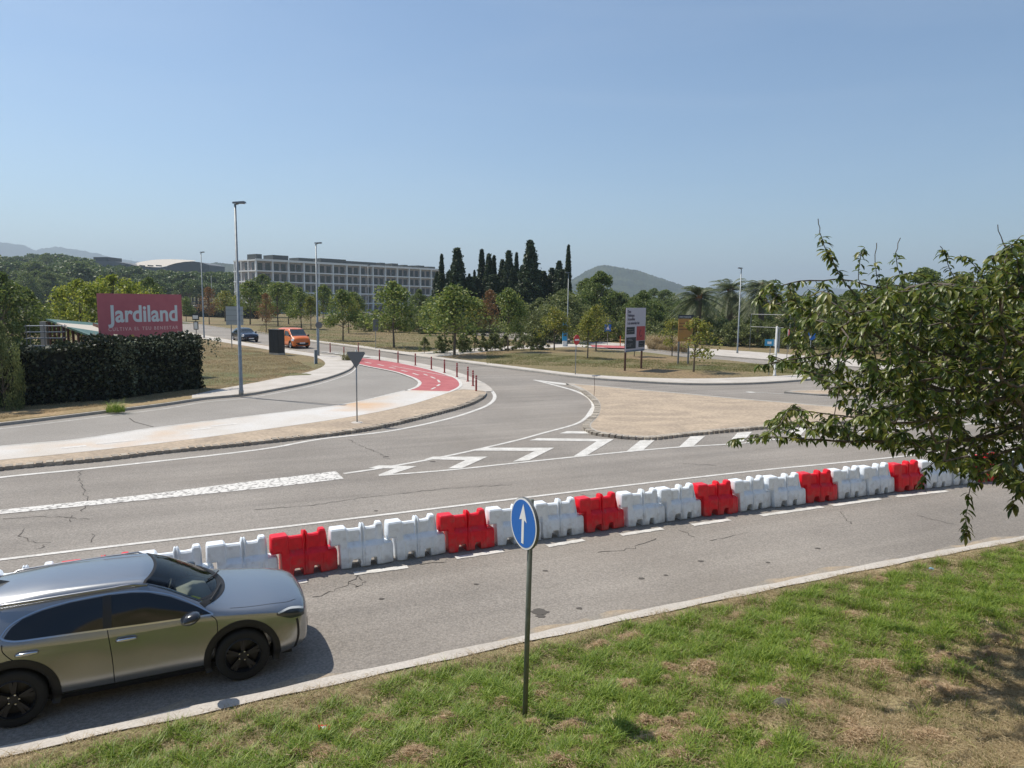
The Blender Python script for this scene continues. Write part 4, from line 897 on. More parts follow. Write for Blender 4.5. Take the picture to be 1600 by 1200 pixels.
# pipe frame in front of the bushes
p0, p1 = P(1171,548), P(1232,552); root = empty('pipe_frame', (p0.x,p0.y,.13), math.atan2(p1.y-p0.y, p1.x-p0.x), 'thin white pipe frame with two rails standing in front of dark bushes', 'frame')
L_ = (p1-p0).length
for x in (0, L_): MB().tube([(x,0,0),(x,0,4.0)], .025, 8).build('upright', galv, root)
for z in (4.0, 2.6): MB().tube([(0,0,z),(L_,0,z)], .025, 8).build('rail', mat('rail_pale', (.5,.5,.5), .5), root)
# cyan totem
p = P(882,543); root = empty('information_totem', (p.x,p.y,.13), R(10), 'narrow bright blue information totem with white foot by the far road', 'totem')
MB().box((-.24,-.08,.0),(.24,.08,.65)).build('foot', whitem, root); MB().box((-.25,-.09,.65),(.25,.09,2.75)).build('panel', mat('totem_blue', (.03,.32,.62), .4), root)
for z in (1.2,2.2): MB().box((-.18,-.097,z),(.18,-.091,z+.18)).build('marking', navy, root)
# stake with small tag on the gore island
p = P(928,622); root = empty('stake', (p.x,p.y,.11), 0, 'thin rusty stake with a small flat tag on the edge of the big paved island', 'stake')
MB().tube([(0,0,0),(.03,0,.55),(-.02,0,1.12)], .013, 6).build('rod', brownm, root); MB().box((-.14,-.02,1.10),(.16,.02,1.14)).build('tag', galv, root)
# direction sign back
p = P(366,545); root = empty('direction_sign', (p.x,p.y,.13), R(-8), 'pale grey back of a large square direction sign beside the dark blue car', 'road sign')
for x in (-.25,.75): MB().tube([(x,0,0),(x,0,4.2)], .05, 8).build('pole', galv, root)
MB().box((-.75,-.10,2.35),(1.15,-.06,4.25)).build('panel', mat('panel_back', (.40,.42,.43), .5, .2), root)
for z in (2.75,3.3,3.85): MB().box((-.75,-.125,z),(1.15,-.101,z+.05)).build('stiffener', galv, root)
# bus stop
p = P(307,528); root = empty('bus_stop', (p.x,p.y,.13), 0, 'black bus stop post with white timetable panels right of the pink board', 'bus stop')
MB().tube([(0,0,0),(0,0,3.1)], .05, 8).build('pole', dark, root); MB().box((-.42,-.08,2.2),(.42,.08,3.0)).build('stop_flag', dark, root); MB().box((-.34,-.09,2.35),(.34,-.081,2.8)).build('flag_face', whitem, root)
MB().box((-.3,-.06,.95),(.3,.06,2.0)).build('timetable_case', dark, root); MB().box((-.22,-.07,1.05),(.22,-.061,1.9)).build('timetable', whitem, root)
# cabinet
p = P(433,556.5); root = empty('utility_cabinet', (p.x,p.y,.10), R(-28), 'tall dark metal utility cabinet on the verge hiding the rear of the orange van', 'cabinet')
MB().box((-.62,-.4,0),(.62,.4,.22)).build('plinth', kerbm, root); MB().box((-.6,-.38,.22),(.6,.38,2.3)).build('housing', mat('cabinet_paint', (.022,.024,.028), .55), root); MB().box((-.64,-.42,2.3),(.64,.42,2.36)).build('lid', dark, root)
for x in (-.56,.02): MB().box((x,-.395,.3),(x+.54,-.381,2.22)).build('door', mat('cabinet_paint', (.02,.02,.02)), root)
p = P(494,571); root = empty('marker_post', (p.x,p.y,.13), R(30), 'short grey marker post with a white edge at the corner of the verge', 'post')
MB().box((-.11,-.04,0),(.11,.04,1.1)).build('post', mat('marker_grey', (.12,.16,.18), .5), root); MB().box((-.15,-.045,0),(-.112,.045,1.12)).build('edge_panel', whitem, root)
# orange post and traffic cones far right
p = P(969,543); root = empty('marker_post', (p.x,p.y,.15), 0, 'slim orange flexible post left of the tall white notice board', 'post'); MB().lathe([(.12,0),(.05,.04),(.05,1.2),(.001,1.22)], 10).build('post', mat('orange_post', (.6,.12,.02), .5), root)
# litter
def litter(name, px, py, mk, label, c):
    p = bank_at(px, py); o = mk(p); o.name = name; tag(o, label, c); return o
def packet(p):
    mb = MB(); M = Matrix.Translation(p+Vector((0,0,.07)))@Euler((.5,.25,.4)).to_matrix().to_4x4()
    rr_ = random.Random(2); rows = [[M@Vector((x, y, rr_.uniform(-.008,.008))) for x in np.linspace(-.07,.07,6)] for y in np.linspace(-.035,.035,4)]
    mb.grid(rows, 0); mb.m = [1 if i % 5 in (1,2) and i//5 != 2 else 0 for i in range(len(mb.f))]; return mb.build('litter', [mat('litter_red', (.6,.05,.03), .4), whitem])
litter('litter',507,1145,packet,'crumpled red and white packet lying in the grass bank','litter')
def blob(sx, sy, sz, m, seed):
    def f(p):
        rr_ = random.Random(seed); mb = MB(); mb.grid([[p+Vector((sx*math.sin(t)*math.cos(a)*rr_.uniform(.75,1.2), sy*math.sin(t)*math.sin(a)*rr_.uniform(.75,1.2), sz*math.cos(t)*rr_.uniform(.8,1.1)+sz*.4)) for a in np.linspace(0, math.tau, 13)[:-1]] for t in np.linspace(.05, 3.05, 8)], 0, True); return mb.build('x', m, None, True)
    return f
litter('litter',1455,892,blob(.07,.05,.05,mat('litter_blue', (.25,.45,.65), .5),3),'crumpled pale blue wrapper near the top of the grass bank','litter')
litter('stone',1224,1104,blob(.13,.09,.07,mat('stone_dark', (.06,.05,.045), .9, col2=(.13,.12,.1), scale=20),4),'dark rough stone lying among dry grass on the bank','stone')

# ================================================================== PINK SIGN BOARD
a_, b_ = PD(153,495,42), PD(284,492,47); d = Vector((b_.x-a_.x, b_.y-a_.y, 0)); W_ = d.length; az = math.atan2(d.y, d.x)
root = empty('sign_board', (a_.x,a_.y,.13), az, 'large dusty pink sign board with white lettering standing behind the dark hedge', 'sign board')
z0, z1 = 2.60, 5.32; Mb = Matrix.Rotation(R(90), 4, 'X')
for x in (.8,2.3,3.8,5.2): MB().box((x-.07,.03,0),(x+.07,.13,z1-.3)).build('post', dark, root)
MB().box((0,-.03,z0),(W_,.02,z1)).build('panel', mat('board_pink', (.46,.12,.145), .55, col2=(.42,.105,.13), scale=1.5), root)
lw = mat('lettering_white', (.62,.68,.70), .5)
t1 = text('Jardiland', 1.42, lw, root, Matrix.Translation((.60,-.034,z0+1.02))@Mb, .035, sx=.76)
bb = [v.co.x for v in t1.data.vertices]; k = (W_*.835)/(max(bb)-min(bb)); t1.data.transform(Matrix.Translation((.58,0,0))@Matrix.Diagonal((k,1,1,1))@Matrix.Translation((-min(bb),0,0)))
t2 = text('CULTIVA EL TEU BENESTAR', .30, mat('lettering_pink', (.72,.50,.48), .5), root, Matrix.Translation((.58,-.034,z0+.48))@Mb, .003, space=1.35)
bb = [v.co.x for v in t2.data.vertices]; k = (W_*.835)/(max(bb)-min(bb)); t2.data.transform(Matrix.Translation((.58,0,0))@Matrix.Diagonal((k,1,1,1))@Matrix.Translation((-min(bb),0,0)))
MB().lathe([(.001,-.05),(.10,-.045),(.12,-.03)], 14, 0, 'y', Matrix.Translation((2.1,0,z0+.12))).build('emblem', mat('emblem_ochre', (.45,.30,.08), .6), root)

split_words(t2, 4)
# ================================================================== NURSERY SHED AND RACK
groof = mat('green_roof', (.03,.09,.065), .5, col2=(.04,.11,.085), scale=2); cream = mat('cream_roof', (.50,.45,.38), .8); wood = mat('red_timber', (.11,.045,.03), .8)
root = empty('garden_shed', (-36,52,0), 0, 'open timber shed with green and cream roof behind the hedge, left of the pink board', 'shed')
A_, B_, C_ = PD(72,498,52), PD(168,506,60), PD(160,531,42); org = root.location
def q3(pts, name, m, th=.12):
    mb = MB(); n = len(pts); f = [Vector(p)-org for p in pts]; mb.add(f+[p-Vector((0,0,th)) for p in f], [tuple(range(n)), tuple(range(2*n-1,n-1,-1))]+[(i,(i+1) % n,n+(i+1) % n,n+i) for i in range(n)]); return fixn(mb.build(name, m, root))
L1, L2 = A_.lerp(C_, .22), B_.lerp(C_, .22); L3, L4 = A_.lerp(C_, .42), B_.lerp(C_, .62)
q3([A_, B_, L2, L1], 'roof', groof); q3([L1+Vector((0,0,.01)), L2+Vector((0,0,.01)), L4, L3], 'roof', cream); q3([L3, L4, B_.lerp(C_, 1.0)+Vector((.4,0,0)), C_], 'roof', groof)
for k in range(11):
    b = A_.lerp(C_, .04+k*.092)-org; MB().box((b.x-.06,b.y+.1,0),(b.x+.06,b.y+.22,b.z-.1)).build('post', wood, root)
k_ = A_-org; c_ = C_-org
mb = MB(); back = [k_+Vector((2.5,1.5,-.3)), c_+Vector((2.2,1.5,-.3))]; mb.add([(v.x,v.y,0) for v in back]+[tuple(v) for v in back[::-1]], [(0,1,2,3)]); mb.build('wall', wood, root)
MB().box((k_.x-.5,k_.y,0),(k_.x-.05,k_.y+.3,k_.z-.2)).build('gable_wall', mat('shed_white', (.38,.36,.33), .8), root)
p = PD(70,530,46); root = empty('rack', (p.x,p.y,.1), R(20), 'tall galvanised plant rack left of the open shed', 'rack')
for x in (-1.0,0,1.0):
    for y in (0,.8): MB().box((x-.02,y-.02,0),(x+.02,y+.02,3.3)).build('upright', grb, root)
for z in (.5,1.2,1.9,2.4,2.8,3.2): MB().box((-1.1,-.1,z),(1.1,.9,z+.03)).build('shelf', grb, root)

# ================================================================== HOUSING BLOCK
root = empty('apartment_block', (-85,237,0), math.atan2(.75,.65), 'long five storey grey housing block with pale frames beyond the road', 'building')
BL, BD, BH = 84, 14, 17.9; brick = mat('grey_brick', (.36,.32,.30), .9, col2=(.41,.365,.345), scale=1.5, speck=(3,.2)); slabm = mat('pale_frame', (.82,.81,.79), .8); win = mat('dark_window', (.03,.037,.04), .15, spec=.8); rfb = mat('roof_plant', (.065,.075,.075), .7)
MB().box((0,.35,0),(BL,BD,BH-.4)).build('wall', brick, root)
fh = 3.5
fr = MB()
for k in range(6):
    z = BH-.45-k*fh; MB().box((-.35,-.45,z),(BL+.35,BD+.3,z+.42)).build('floor_slab', slabm, root)
nb = 14; bwid = BL/nb
for k in range(nb+1):
    MB().box((k*bwid-.2,-.42,0),(k*bwid+.2,.349,BH-.43)).build('pillar', slabm, root)
for y in (4.5,9.2,13.7): MB().box((-.32,y-.2,0),(0,y+.2,BH-.43)).build('pillar', slabm, root)
wins = []
for f in range(5):
    for k in range(nb):
        for j, xo in enumerate((1.0,3.6)): wins.append((BH-.45-(f+1)*fh+.5, k*bwid+xo+random.uniform(-.15,.15)))
wm = None; stf = MB()
for i, (z, x) in enumerate(wins):
    if i < 100:
        o = MB(); o.box((x,.25,z),(x+1.5,.347,z+2.35),0).box((x-.06,.22,z-.05),(x,.34,z+2.4),1).box((x+1.5,.22,z-.05),(x+1.56,.34,z+2.4),1).box((x+.72,.22,z),(x+.78,.25,z+2.35),1); o.build('window', [win, rfb], root)
    else: stf.box((x,.25,z),(x+1.5,.347,z+2.35),0)
o = stf.build('window', win, root); o['kind'] = 'stuff'
for f in range(4):
    for y in (1.0,5.6,10.2): MB().box((-.12,y,BH-.45-(f+1)*fh+.5),(-.003,y+1.4,BH-.45-(f+1)*fh+2.9)).build('end_window', win, root)
for x0, x1, h in ((2,4,2.0),(8,14,2.0),(18,24,1.6),(27,38,1.9),(38,52,1.5),(54,56.5,1.6),(60,63,1.6),(66,68,1.3),(70,71.5,1.2),(73.5,77,1.4),(79,83,1.2)): MB().box((x0,3,BH-.05),(x1,9,BH-.05+h)).build('roof_unit', rfb, root)
MB().box((-.35,-.45,BH-.05),(BL+.35,-.25,BH+.25)).build('parapet', slabm, root)
# sports hall
Y0 = 560
def pp(x, y): q = PD(x, y, Y0); return (q.x, q.z)
root = empty('sports_hall', (0,0,0), 0, 'low grey sports hall with a swooping cream and dark curved roof on the far rise', 'building')
root.location = (PD(230,420,Y0).x, Y0, 0); ox = root.location.x
def prof(pts, y0, y1, name, m):
    mb = MB(); n = len(pts); w2 = [pp(*q) for q in pts]; f = [(a-ox, y0, b) for a, b in w2]; k = [(a-ox, y1, b) for a, b in w2]
    mb.add(f+k, [tuple(range(n)), tuple(range(2*n-1,n-1,-1))]+[(i,(i+1) % n,n+(i+1) % n,n+i) for i in range(n)]); return fixn(mb.build(name, m, root))
hallg = mat('hall_grey', (.13,.14,.15), .7); halld = mat('hall_dark', (.085,.09,.095), .6)
prof([(120,450),(120,407.5),(180,408.5),(200,412),(210,414.5),(225,417),(250,418),(262,416),(275,412.2),(290,409.6),(302,408.4),(314,410),(327,414),(327,450)], 0, 30, 'wall', hallg)
prof([(262,418),(262,415.2),(275,411.3),(290,409),(302,408.4),(314,410.3),(326,414.5),(326,424),(262,424)], -.6, -.1, 'glazing', halld)
mb = MB(); lo_ = [PD(x, y, Y0-1) for x, y in cat([(205,413.5),(215,415),(235,417),(250,417.3),(262,415.3),(275,411.5),(290,409),(304,408)], 4)]; hi_ = [PD(x, y, Y0+75) for x, y in cat([(207,412.8),(222,409),(240,406.3),(262,405.4),(280,405.8),(295,406.6),(303,407.2),(306,407.9)], 4)]
mb.grid([[v-root.location for v in lo_], [v-root.location+Vector((0,0,.2)) for v in hi_]]); mb.build('roof', cream, root, True)
prof([(140,407.5),(140,401),(163,401),(163,407.5)], 5, 25, 'plant_room', rfb)
for i in range(9): prof([(140+i*13,414),(149+i*13,414.6),(149+i*13,416.4),(140+i*13,416)], -.5, -.1, 'window', win)
# parked cars far away
pcs = [(298,486,'pale'),(281,470,'white'),(264,468,'silver'),(308,471,'grey'),(584,499,'white')]
cols = {'pale': (.4,.5,.6), 'white': (.7,.7,.7), 'silver': (.45,.46,.48), 'grey': (.15,.16,.18)}
lb = ['pale blue parked car seen just right of the pink board','distant white parked car above the pink board','distant silver parked car above the pink board','distant grey parked car between the lamp posts','white parked car behind the young trees before the housing block']
hb = bpy.data.objects['hatchback']
for (px, py, c), l_ in zip(pcs, lb):
    q = P(px, py, .1); q = Vector((q.x, min(q.y, 330), 0)); q = Vector((PD(px, py, q.y).x, q.y, float(hz(q.x, q.y))+.15)); r_ = dup(hb, q, R(random.uniform(-30, 20)), 1.0, l_); r_.name = 'parked_car'
    r_['group'] = 'cars parked far away'
    pm = mat('paint_'+c, cols[c], .3, coat=.5)
    for ch in r_.children:
        if ch.name.startswith('body'): ch.data = ch.data.copy(); ch.data.materials.clear(); ch.data.materials.append(pm)

# ================================================================== VEGETATION
def quads(cen, size, rng, aspect=1.0, up=0.0, jitter=.35, droop=0):
    """one leaf-clump quad per centre, random orientation -> (verts, faces)"""
    n = len(cen); a = rng.normal(size=(n, 3)); a[:, 2] *= (1-up); a[:, 2] += up*1.5-droop; a /= np.linalg.norm(a, axis=1)[:, None]
    b = rng.normal(size=(n, 3)); b -= a*(a*b).sum(1)[:, None]; b /= np.linalg.norm(b, axis=1)[:, None]
    s = size*rng.uniform(1-jitter, 1+jitter, n)[:, None]; a = a*s*aspect*.5; b = b*s*.5
    k = np.cross(a, b); k /= np.linalg.norm(k, axis=1)[:, None]
    v = np.stack([cen-a, cen+b*.8+k*s*.12, cen+a, cen-b*.8+k*s*.12], 1).reshape(-1, 3)
    return v
def qmesh(name, v, m, mi=None):
    n = len(v)//4; me = bpy.data.meshes.new(name); me.vertices.add(len(v)); me.vertices.foreach_set('co', np.ascontiguousarray(v, np.float32).ravel())
    me.loops.add(len(v)); me.loops.foreach_set('vertex_index', np.arange(len(v), dtype=np.int32)); me.polygons.add(n)
    me.polygons.foreach_set('loop_start', np.arange(0, 4*n, 4, dtype=np.int32)); me.polygons.foreach_set('loop_total', np.full(n, 4, np.int32))
    for q in (m if isinstance(m, list) else [m]): me.materials.append(q)
    if mi is not None: me.polygons.foreach_set('material_index', mi.astype(np.int32))
    me.update(calc_edges=True); return me
lm = {
 'plane': leafmat('plane_leaves', [(0.061,0.105,0.021),(0.131,0.193,0.035),(0.228,0.280,0.061),(0.333,0.350,0.088)], .35),
 'yellow': leafmat('yellow_leaves', [(.10,.135,.02),(.20,.23,.035),(.30,.30,.05),(.38,.32,.07)], .4),
 'rust': leafmat('rust_leaves', [(0.135,0.081,0.034),(0.270,0.135,0.054),(0.351,0.176,0.068),(0.162,0.135,0.041)], .3),
 'round': leafmat('round_leaves', [(.06,.10,.02),(.115,.165,.035),(.185,.23,.055),(.25,.29,.085)], .38),
 'olive': leafmat('olive_leaves', [(.09,.12,.038),(.15,.185,.06),(.215,.245,.085),(.28,.30,.115)], .38),
 'lime': leafmat('lime_leaves', [(0.123,0.175,0.021),(0.245,0.298,0.035),(0.367,0.403,0.052),(0.473,0.473,0.088)], .4),
 'cypress': leafmat('cypress_leaves', [(.02,.04,.016),(.038,.065,.024),(.06,.09,.034),(.08,.11,.042)], .18),
 'pine': leafmat('pine_leaves', [(.055,.09,.025),(.10,.15,.035),(.15,.20,.055),(.19,.23,.08)], .3),
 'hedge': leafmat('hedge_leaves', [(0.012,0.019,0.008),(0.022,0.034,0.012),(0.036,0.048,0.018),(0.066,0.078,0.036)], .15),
}
def make_tree(kind, seed, H, Rw, clear, ncl, nleaf, size, shape, leafk, lean=0, aspect=1.2, up=0, sig=.13, trunk_r=.09, hollow=.35, tone=None):
    rng = np.random.default_rng(seed); cl = []
    for _ in range(ncl):
        t = rng.uniform(0, 1)**.9; r = Rw*shape(t)*(hollow+(1-hollow)*math.sqrt(rng.uniform())); a = rng.uniform(0, math.tau)
        cl.append((r*math.cos(a), r*math.sin(a), clear+(H-clear)*t))
    cl = np.array(cl); w_ = rng.uniform(.4, 1.6, ncl); w_ /= w_.sum(); idx = rng.choice(ncl, nleaf, p=w_)
    sg = sig*H*rng.uniform(.5, 1.15, ncl)*np.array([.45+.55*min(1, shape(min(1, max(0, (c[2]-clear)/(H-clear))))*1.3) for c in cl])
    g = rng.normal(size=(nleaf, 3)); g /= np.maximum(1, np.linalg.norm(g, axis=1)/1.9)[:, None]
    cen = cl[idx]+g*sg[idx][:, None]*np.array([1, 1, .75])
    cen[:, 2] = np.maximum(cen[:, 2], clear*.75)
    crown = qmesh('crown', quads(cen, size, rng, aspect, up), lm[leafk])
    mb = MB(); th = clear+(H-clear)*.8; mid = (rng.uniform(-.1,.1)*Rw*.3, rng.uniform(-.1,.1)*Rw*.3)
    mb.tube([(0,0,-.1),(mid[0]*.3,mid[1]*.3,clear*.5),(mid[0],mid[1],clear),(mid[0],mid[1]*.5,th)], [trunk_r*1.25,trunk_r,trunk_r*.8,trunk_r*.2], 7)
    for c in cl[:: max(1, ncl//16)]:
        z0 = clear*.8+(c[2]-clear)*.45; mb.tube([(mid[0]*.8,mid[1]*.6,z0), (c[0]*.5,c[1]*.5,z0+(c[2]-z0)*.6), tuple(c)], [trunk_r*.4,trunk_r*.25,trunk_r*.1], 5)
    me = bpy.data.meshes.new('trunk'); me.from_pydata(mb.v, [], mb.f); me.materials.append(bark)
    return me, crown, H
def make_cypress(seed, H, Rw, n, size, shape, rag, wisps=0):
    rng = np.random.default_rng(seed); t = rng.uniform(0, 1, n)**1.15; a = rng.uniform(0, math.tau, n)
    ph = rng.uniform(0, 6.28, 6)
    env = np.array([shape(q) for q in t])*(1+rag*(.5*np.sin(3*a+9*t+ph[0])+.4*np.sin(5*a-17*t+ph[1])+.45*np.sin(31*t+ph[2]+2*a)+.3*np.sin(53*t+a*4+ph[3])))
    r = Rw*env*np.sqrt(rng.uniform(.25, 1, n))+np.abs(rng.normal(0, .05*Rw, n)); cen = np.stack([r*np.cos(a), r*np.sin(a), .3+(H-.3)*t], 1)
    crown = qmesh('crown', quads(cen, size, rng, 1.6, .5), lm['cypress'])
    mb = MB(); mb.tube([(0,0,-.1),(0,0,H*.5),(0,0,H*.92)], [.25,.14,.03], 7); me = bpy.data.meshes.new('trunk'); me.from_pydata(mb.v, [], mb.f); me.materials.append(bark); return me, crown, H
pear = lambda t: (math.sin(math.pi*min(1, t*.86+.14)**.75))**.7*(1-.35*t)+.03
dome = lambda t: max(.05, 1-max(0, (t-.25)/.75)**2.2)*(.75+.25*min(1, t*4))
flame = lambda t: max(.04, (1-t)**.8)*(.55+.45*min(1, t*6))
slim = lambda t: max(.03, (1-t**2.2))*(.6+.4*min(1, t*5))
umb = lambda t: math.sqrt(max(.02, 1-(t*1.0)**2))*.98
V = {}
for i in range(4): V['plane', i] = make_tree('plane', 10+i, 6.5, 2.2, 2.0, 40, 3600, .21, pear, 'plane', sig=.105)
for i in range(2): V['yellow', i] = make_tree('plane', 20+i, 6.0, 2.0, 2.0, 32, 2300, .20, pear, 'yellow', sig=.105)
V['sparse', 0] = make_tree('plane', 27, 6.0, 2.3, 1.9, 22, 900, .24, pear, 'yellow', sig=.10)
V['rust', 0] = make_tree('plane', 25, 6.5, 1.8, 1.8, 28, 1700, .18, pear, 'rust', sig=.105)
for i in range(3): V['round', i] = make_tree('round', 30+i, 8, 4.2, .3, 75, 10500, .25, dome, 'round', sig=.095, hollow=.65, up=.2, trunk_r=.2)
for i in range(2): V['olive', i] = make_tree('round', 40+i, 8, 4.6, .1, 80, 11000, .24, dome, 'olive', sig=.095, hollow=.65, up=.2, trunk_r=.18)
V['lime', 0] = make_tree('round', 45, 6, 4.5, .4, 60, 6500, .22, dome, 'lime', sig=.10, hollow=.55, up=.3, trunk_r=.15)
for i in range(2): V['cypress', i] = make_cypress(50+i, 17, 1.25, 5200, .30, lambda t: min(1, .5+t*2)*max(.02, (1-t)**.55*(1-.25*t)), .18)
for i in range(3): V['conifer', i] = make_cypress(60+i, 17, 4.3, 11000, .34, lambda t: min(1, .6+t*2)*(.03+.97*max(0, 1-t)**1.05), .36)
for i in range(3): V['pine', i] = make_tree('pine', 70+i, 10, 5, 5.2, 46, 2600, .55, umb, 'pine', sig=.075, hollow=.35, trunk_r=.25)
for i in range(3): V['shrub', i] = make_tree('shrub', 80+i, 1.3, .55, .0, 26, 1500, .08, slim, 'olive', sig=.085, hollow=.1, trunk_r=.025, up=.3)
V['scrub', 0] = make_tree('scrub', 90, 3.2, 2.4, .1, 40, 2200, .22, dome, 'olive', sig=.12, hollow=.4, trunk_r=.06)
NAMES = {'plane': 'plane_tree','yellow':'plane_tree','sparse':'plane_tree','rust':'plane_tree','round':'broadleaf_tree','olive':'broadleaf_tree','lime':'broadleaf_tree','cypress':'cypress','conifer':'cypress','pine':'pine_tree','shrub':'shrub','scrub':'shrub'}
TR = []
def tree(kind, i, base, H, label, group, wx=1.0):
    tm, cm, h0 = V[kind, i]; s_ = H/h0
    r_ = empty(NAMES[kind], base, random.uniform(0, 6.28), label, 'shrub' if 'shrub' in NAMES[kind] else 'tree', group); r_.scale = (s_*wx, s_*wx, s_)
    a = link('trunk', tm, r_); b = link('crown', cm, r_); TR.append(r_); return r_
def tree_px(kind, i, px, py, top, label, group, wx=1.0, z=.13):
    p = P(px, py, z); H = PD(px, top, p.y).z-z; return tree(kind, i, p, H, label, group, wx)
def tree_Y(kind, i, px, Y, top, label, group, wx=1.0):
    p = PD(px, 500, Y); z = float(hz(p.x, Y)); z = max(z, .12 if Y < 400 else z); H = PD(px, top, Y).z-z; return tree(kind, i, Vector((p.x, Y, z)), H, label, group, wx)
# young planes on the median and its far side
pl_ = [(710,555,448,'plane',0,1.35,'largest young green tree, in front at the left end of the shrub row'),
 (615.5,543,443,'plane',1,1.1,'tall young green tree in the median right of the narrow grey sign back'),
 (609,519,470,'plane',2,.9,'small green tree just behind the tall one right of the grey sign back'),
 (671,524,473,'plane',3,1.0,'young green tree left of the largest one, by the far road'),
 (695,532,466,'plane',2,1.0,'young green tree half hidden behind the largest one'),
 (744,532,470,'yellow',1,1.1,'yellowish young tree right of the largest one'),
 (765,532,455,'rust',0,.9,'rust brown dying young tree in front of the dark cypresses'),
 (793.5,549,453,'plane',3,.85,'slender yellow green tree at the middle of the shrub row'),
 (866,547,482,'yellow',0,1.1,'low light green young tree left of the blue totem'),
 (918,560,497,'yellow',1,1.1,'low yellow green tree just right of the no entry sign'),
 (931,548,478,'yellow',0,1.0,'yellow green tree between the totem and the crossing sign'),
 (991,557,483,'plane',2,.6,'young tree hidden behind the tall white notice board'),
 (1083.7,581,498,'sparse',0,1.15,'spreading yellow green tree in front of the orange notice board'),
 (1050,556,498,'sparse',0,.9,'small green tree behind the orange notice board'),
 (352,502,455,'yellow',0,1.2,'yellow tree behind the nearest tall lamp post'),
 (391,507,440,'plane',0,1.1,'green tree above the dark blue car'),
 (410,502,448,'plane',1,1.0,'green tree behind the one above the blue car'),
 (416,519,460,'rust',0,.8,'orange brown young tree right of the blue car'),
 (434.5,510,443,'plane',2,1.0,'green tree above the dark utility cabinet'),
 (451,507,443,'plane',3,1.0,'green tree above the roof of the orange van'),
 (471,514,452,'plane',1,1.0,'dense green tree just right of the orange van roof'),
 (486,515,465,'yellow',1,.9,'yellow young tree left of the lamp by the orange van'),
 (505,507,447,'plane',0,.9,'green tree just right of the lamp by the orange van'),
 (536,532,455,'plane',2,1.0,'young green tree in the middle of the grass left of the sign back'),
 (545,521,462,'yellow',0,.9,'yellowish tree touching the green one left of the sign back'),
 (554,512,458,'plane',3,.9,'green tree nearest the white parked car'),
 (327,507,450,'rust',0,.9,'rust coloured tree beside the bus stop lamp'),
 (291,502,465,'plane',1,1.0,'small green tree right behind the pink board edge'),
 (371,498,462,'yellow',1,1.0,'yellow tree behind the pale direction sign back')]
for px, py, top, k, i, wx, lb in pl_: tree_px(k, i, px, py, top, lb, 'young plane trees in rows on the grass', wx)
# shrubs in the planting strip
for j, (px, py) in enumerate([(663,552),(686,551.5),(696,551),(708,551),(722,550),(728,549.5),(741,549),(754,548.5),(767,548),(774,547.5),(789,547),(806,547),(819,546.5),(832,546),(840,545.5),(849,545)]):
    tree_px('shrub', j % 3, px, py, py-random.uniform(21, 28)-(8 if j in (13,) else 0), 'small loose green shrub, %s from the left in the planting strip' % ordn(j), 'shrubs in the planting strip', random.uniform(.9, 1.3), .138)
# cypress belt
cy = [(690,122,397,'cypress',0,1.1),(683,126,425,'conifer',1,.8),(714,120,388,'conifer',0,1.0),(733,128,428,'cypress',1,1.3),(741,124,422,'cypress',0,1.0),(752,126,390,'cypress',1,1.35),(763,124,397,'conifer',2,.75),(771,128,399,'cypress',0,1.2),(784,126,406,'conifer',1,.8),(794,124,392,'conifer',2,.8),(806,128,395,'cypress',1,1.0),(800,122,420,'conifer',0,.8),(815,125,415,'conifer',2,.8),(827,120,376,'conifer',1,1.0),(848,122,424,'conifer',0,1.1),(861,126,419,'conifer',2,1.0),(872,124,408,'conifer',1,.9),(886,118,383,'cypress',1,.95),(724,130,440,'conifer',2,1.2),(702,126,424,'conifer',2,1.0),(778,130,430,'conifer',0,1.3),(840,130,430,'conifer',0,1.2)]
_r = random.Random(4)
cy += [(px+_r.uniform(-3,3), _r.uniform(119, 132), _r.uniform(420, 440), 'conifer', _r.randrange(3), _r.uniform(1.2, 1.6)) for px in range(692, 886, 13)]
cy.sort()
desc = {690: 'slim pointed cypress at the left end of the dark belt', 714: 'broad dark cypress, tallest of the left end of the belt', 827: 'tallest dark ragged conifer of the belt', 886: 'lone slim pencil cypress at the right end of the belt'}
for j, (px, Y, top, k, i, wx) in enumerate(cy): tree_Y(k, i, px, Y, top, desc.get(px, 'dark evergreen, %s from the left in the cypress belt' % ordn(j)), 'dark cypresses behind the far road', wx)
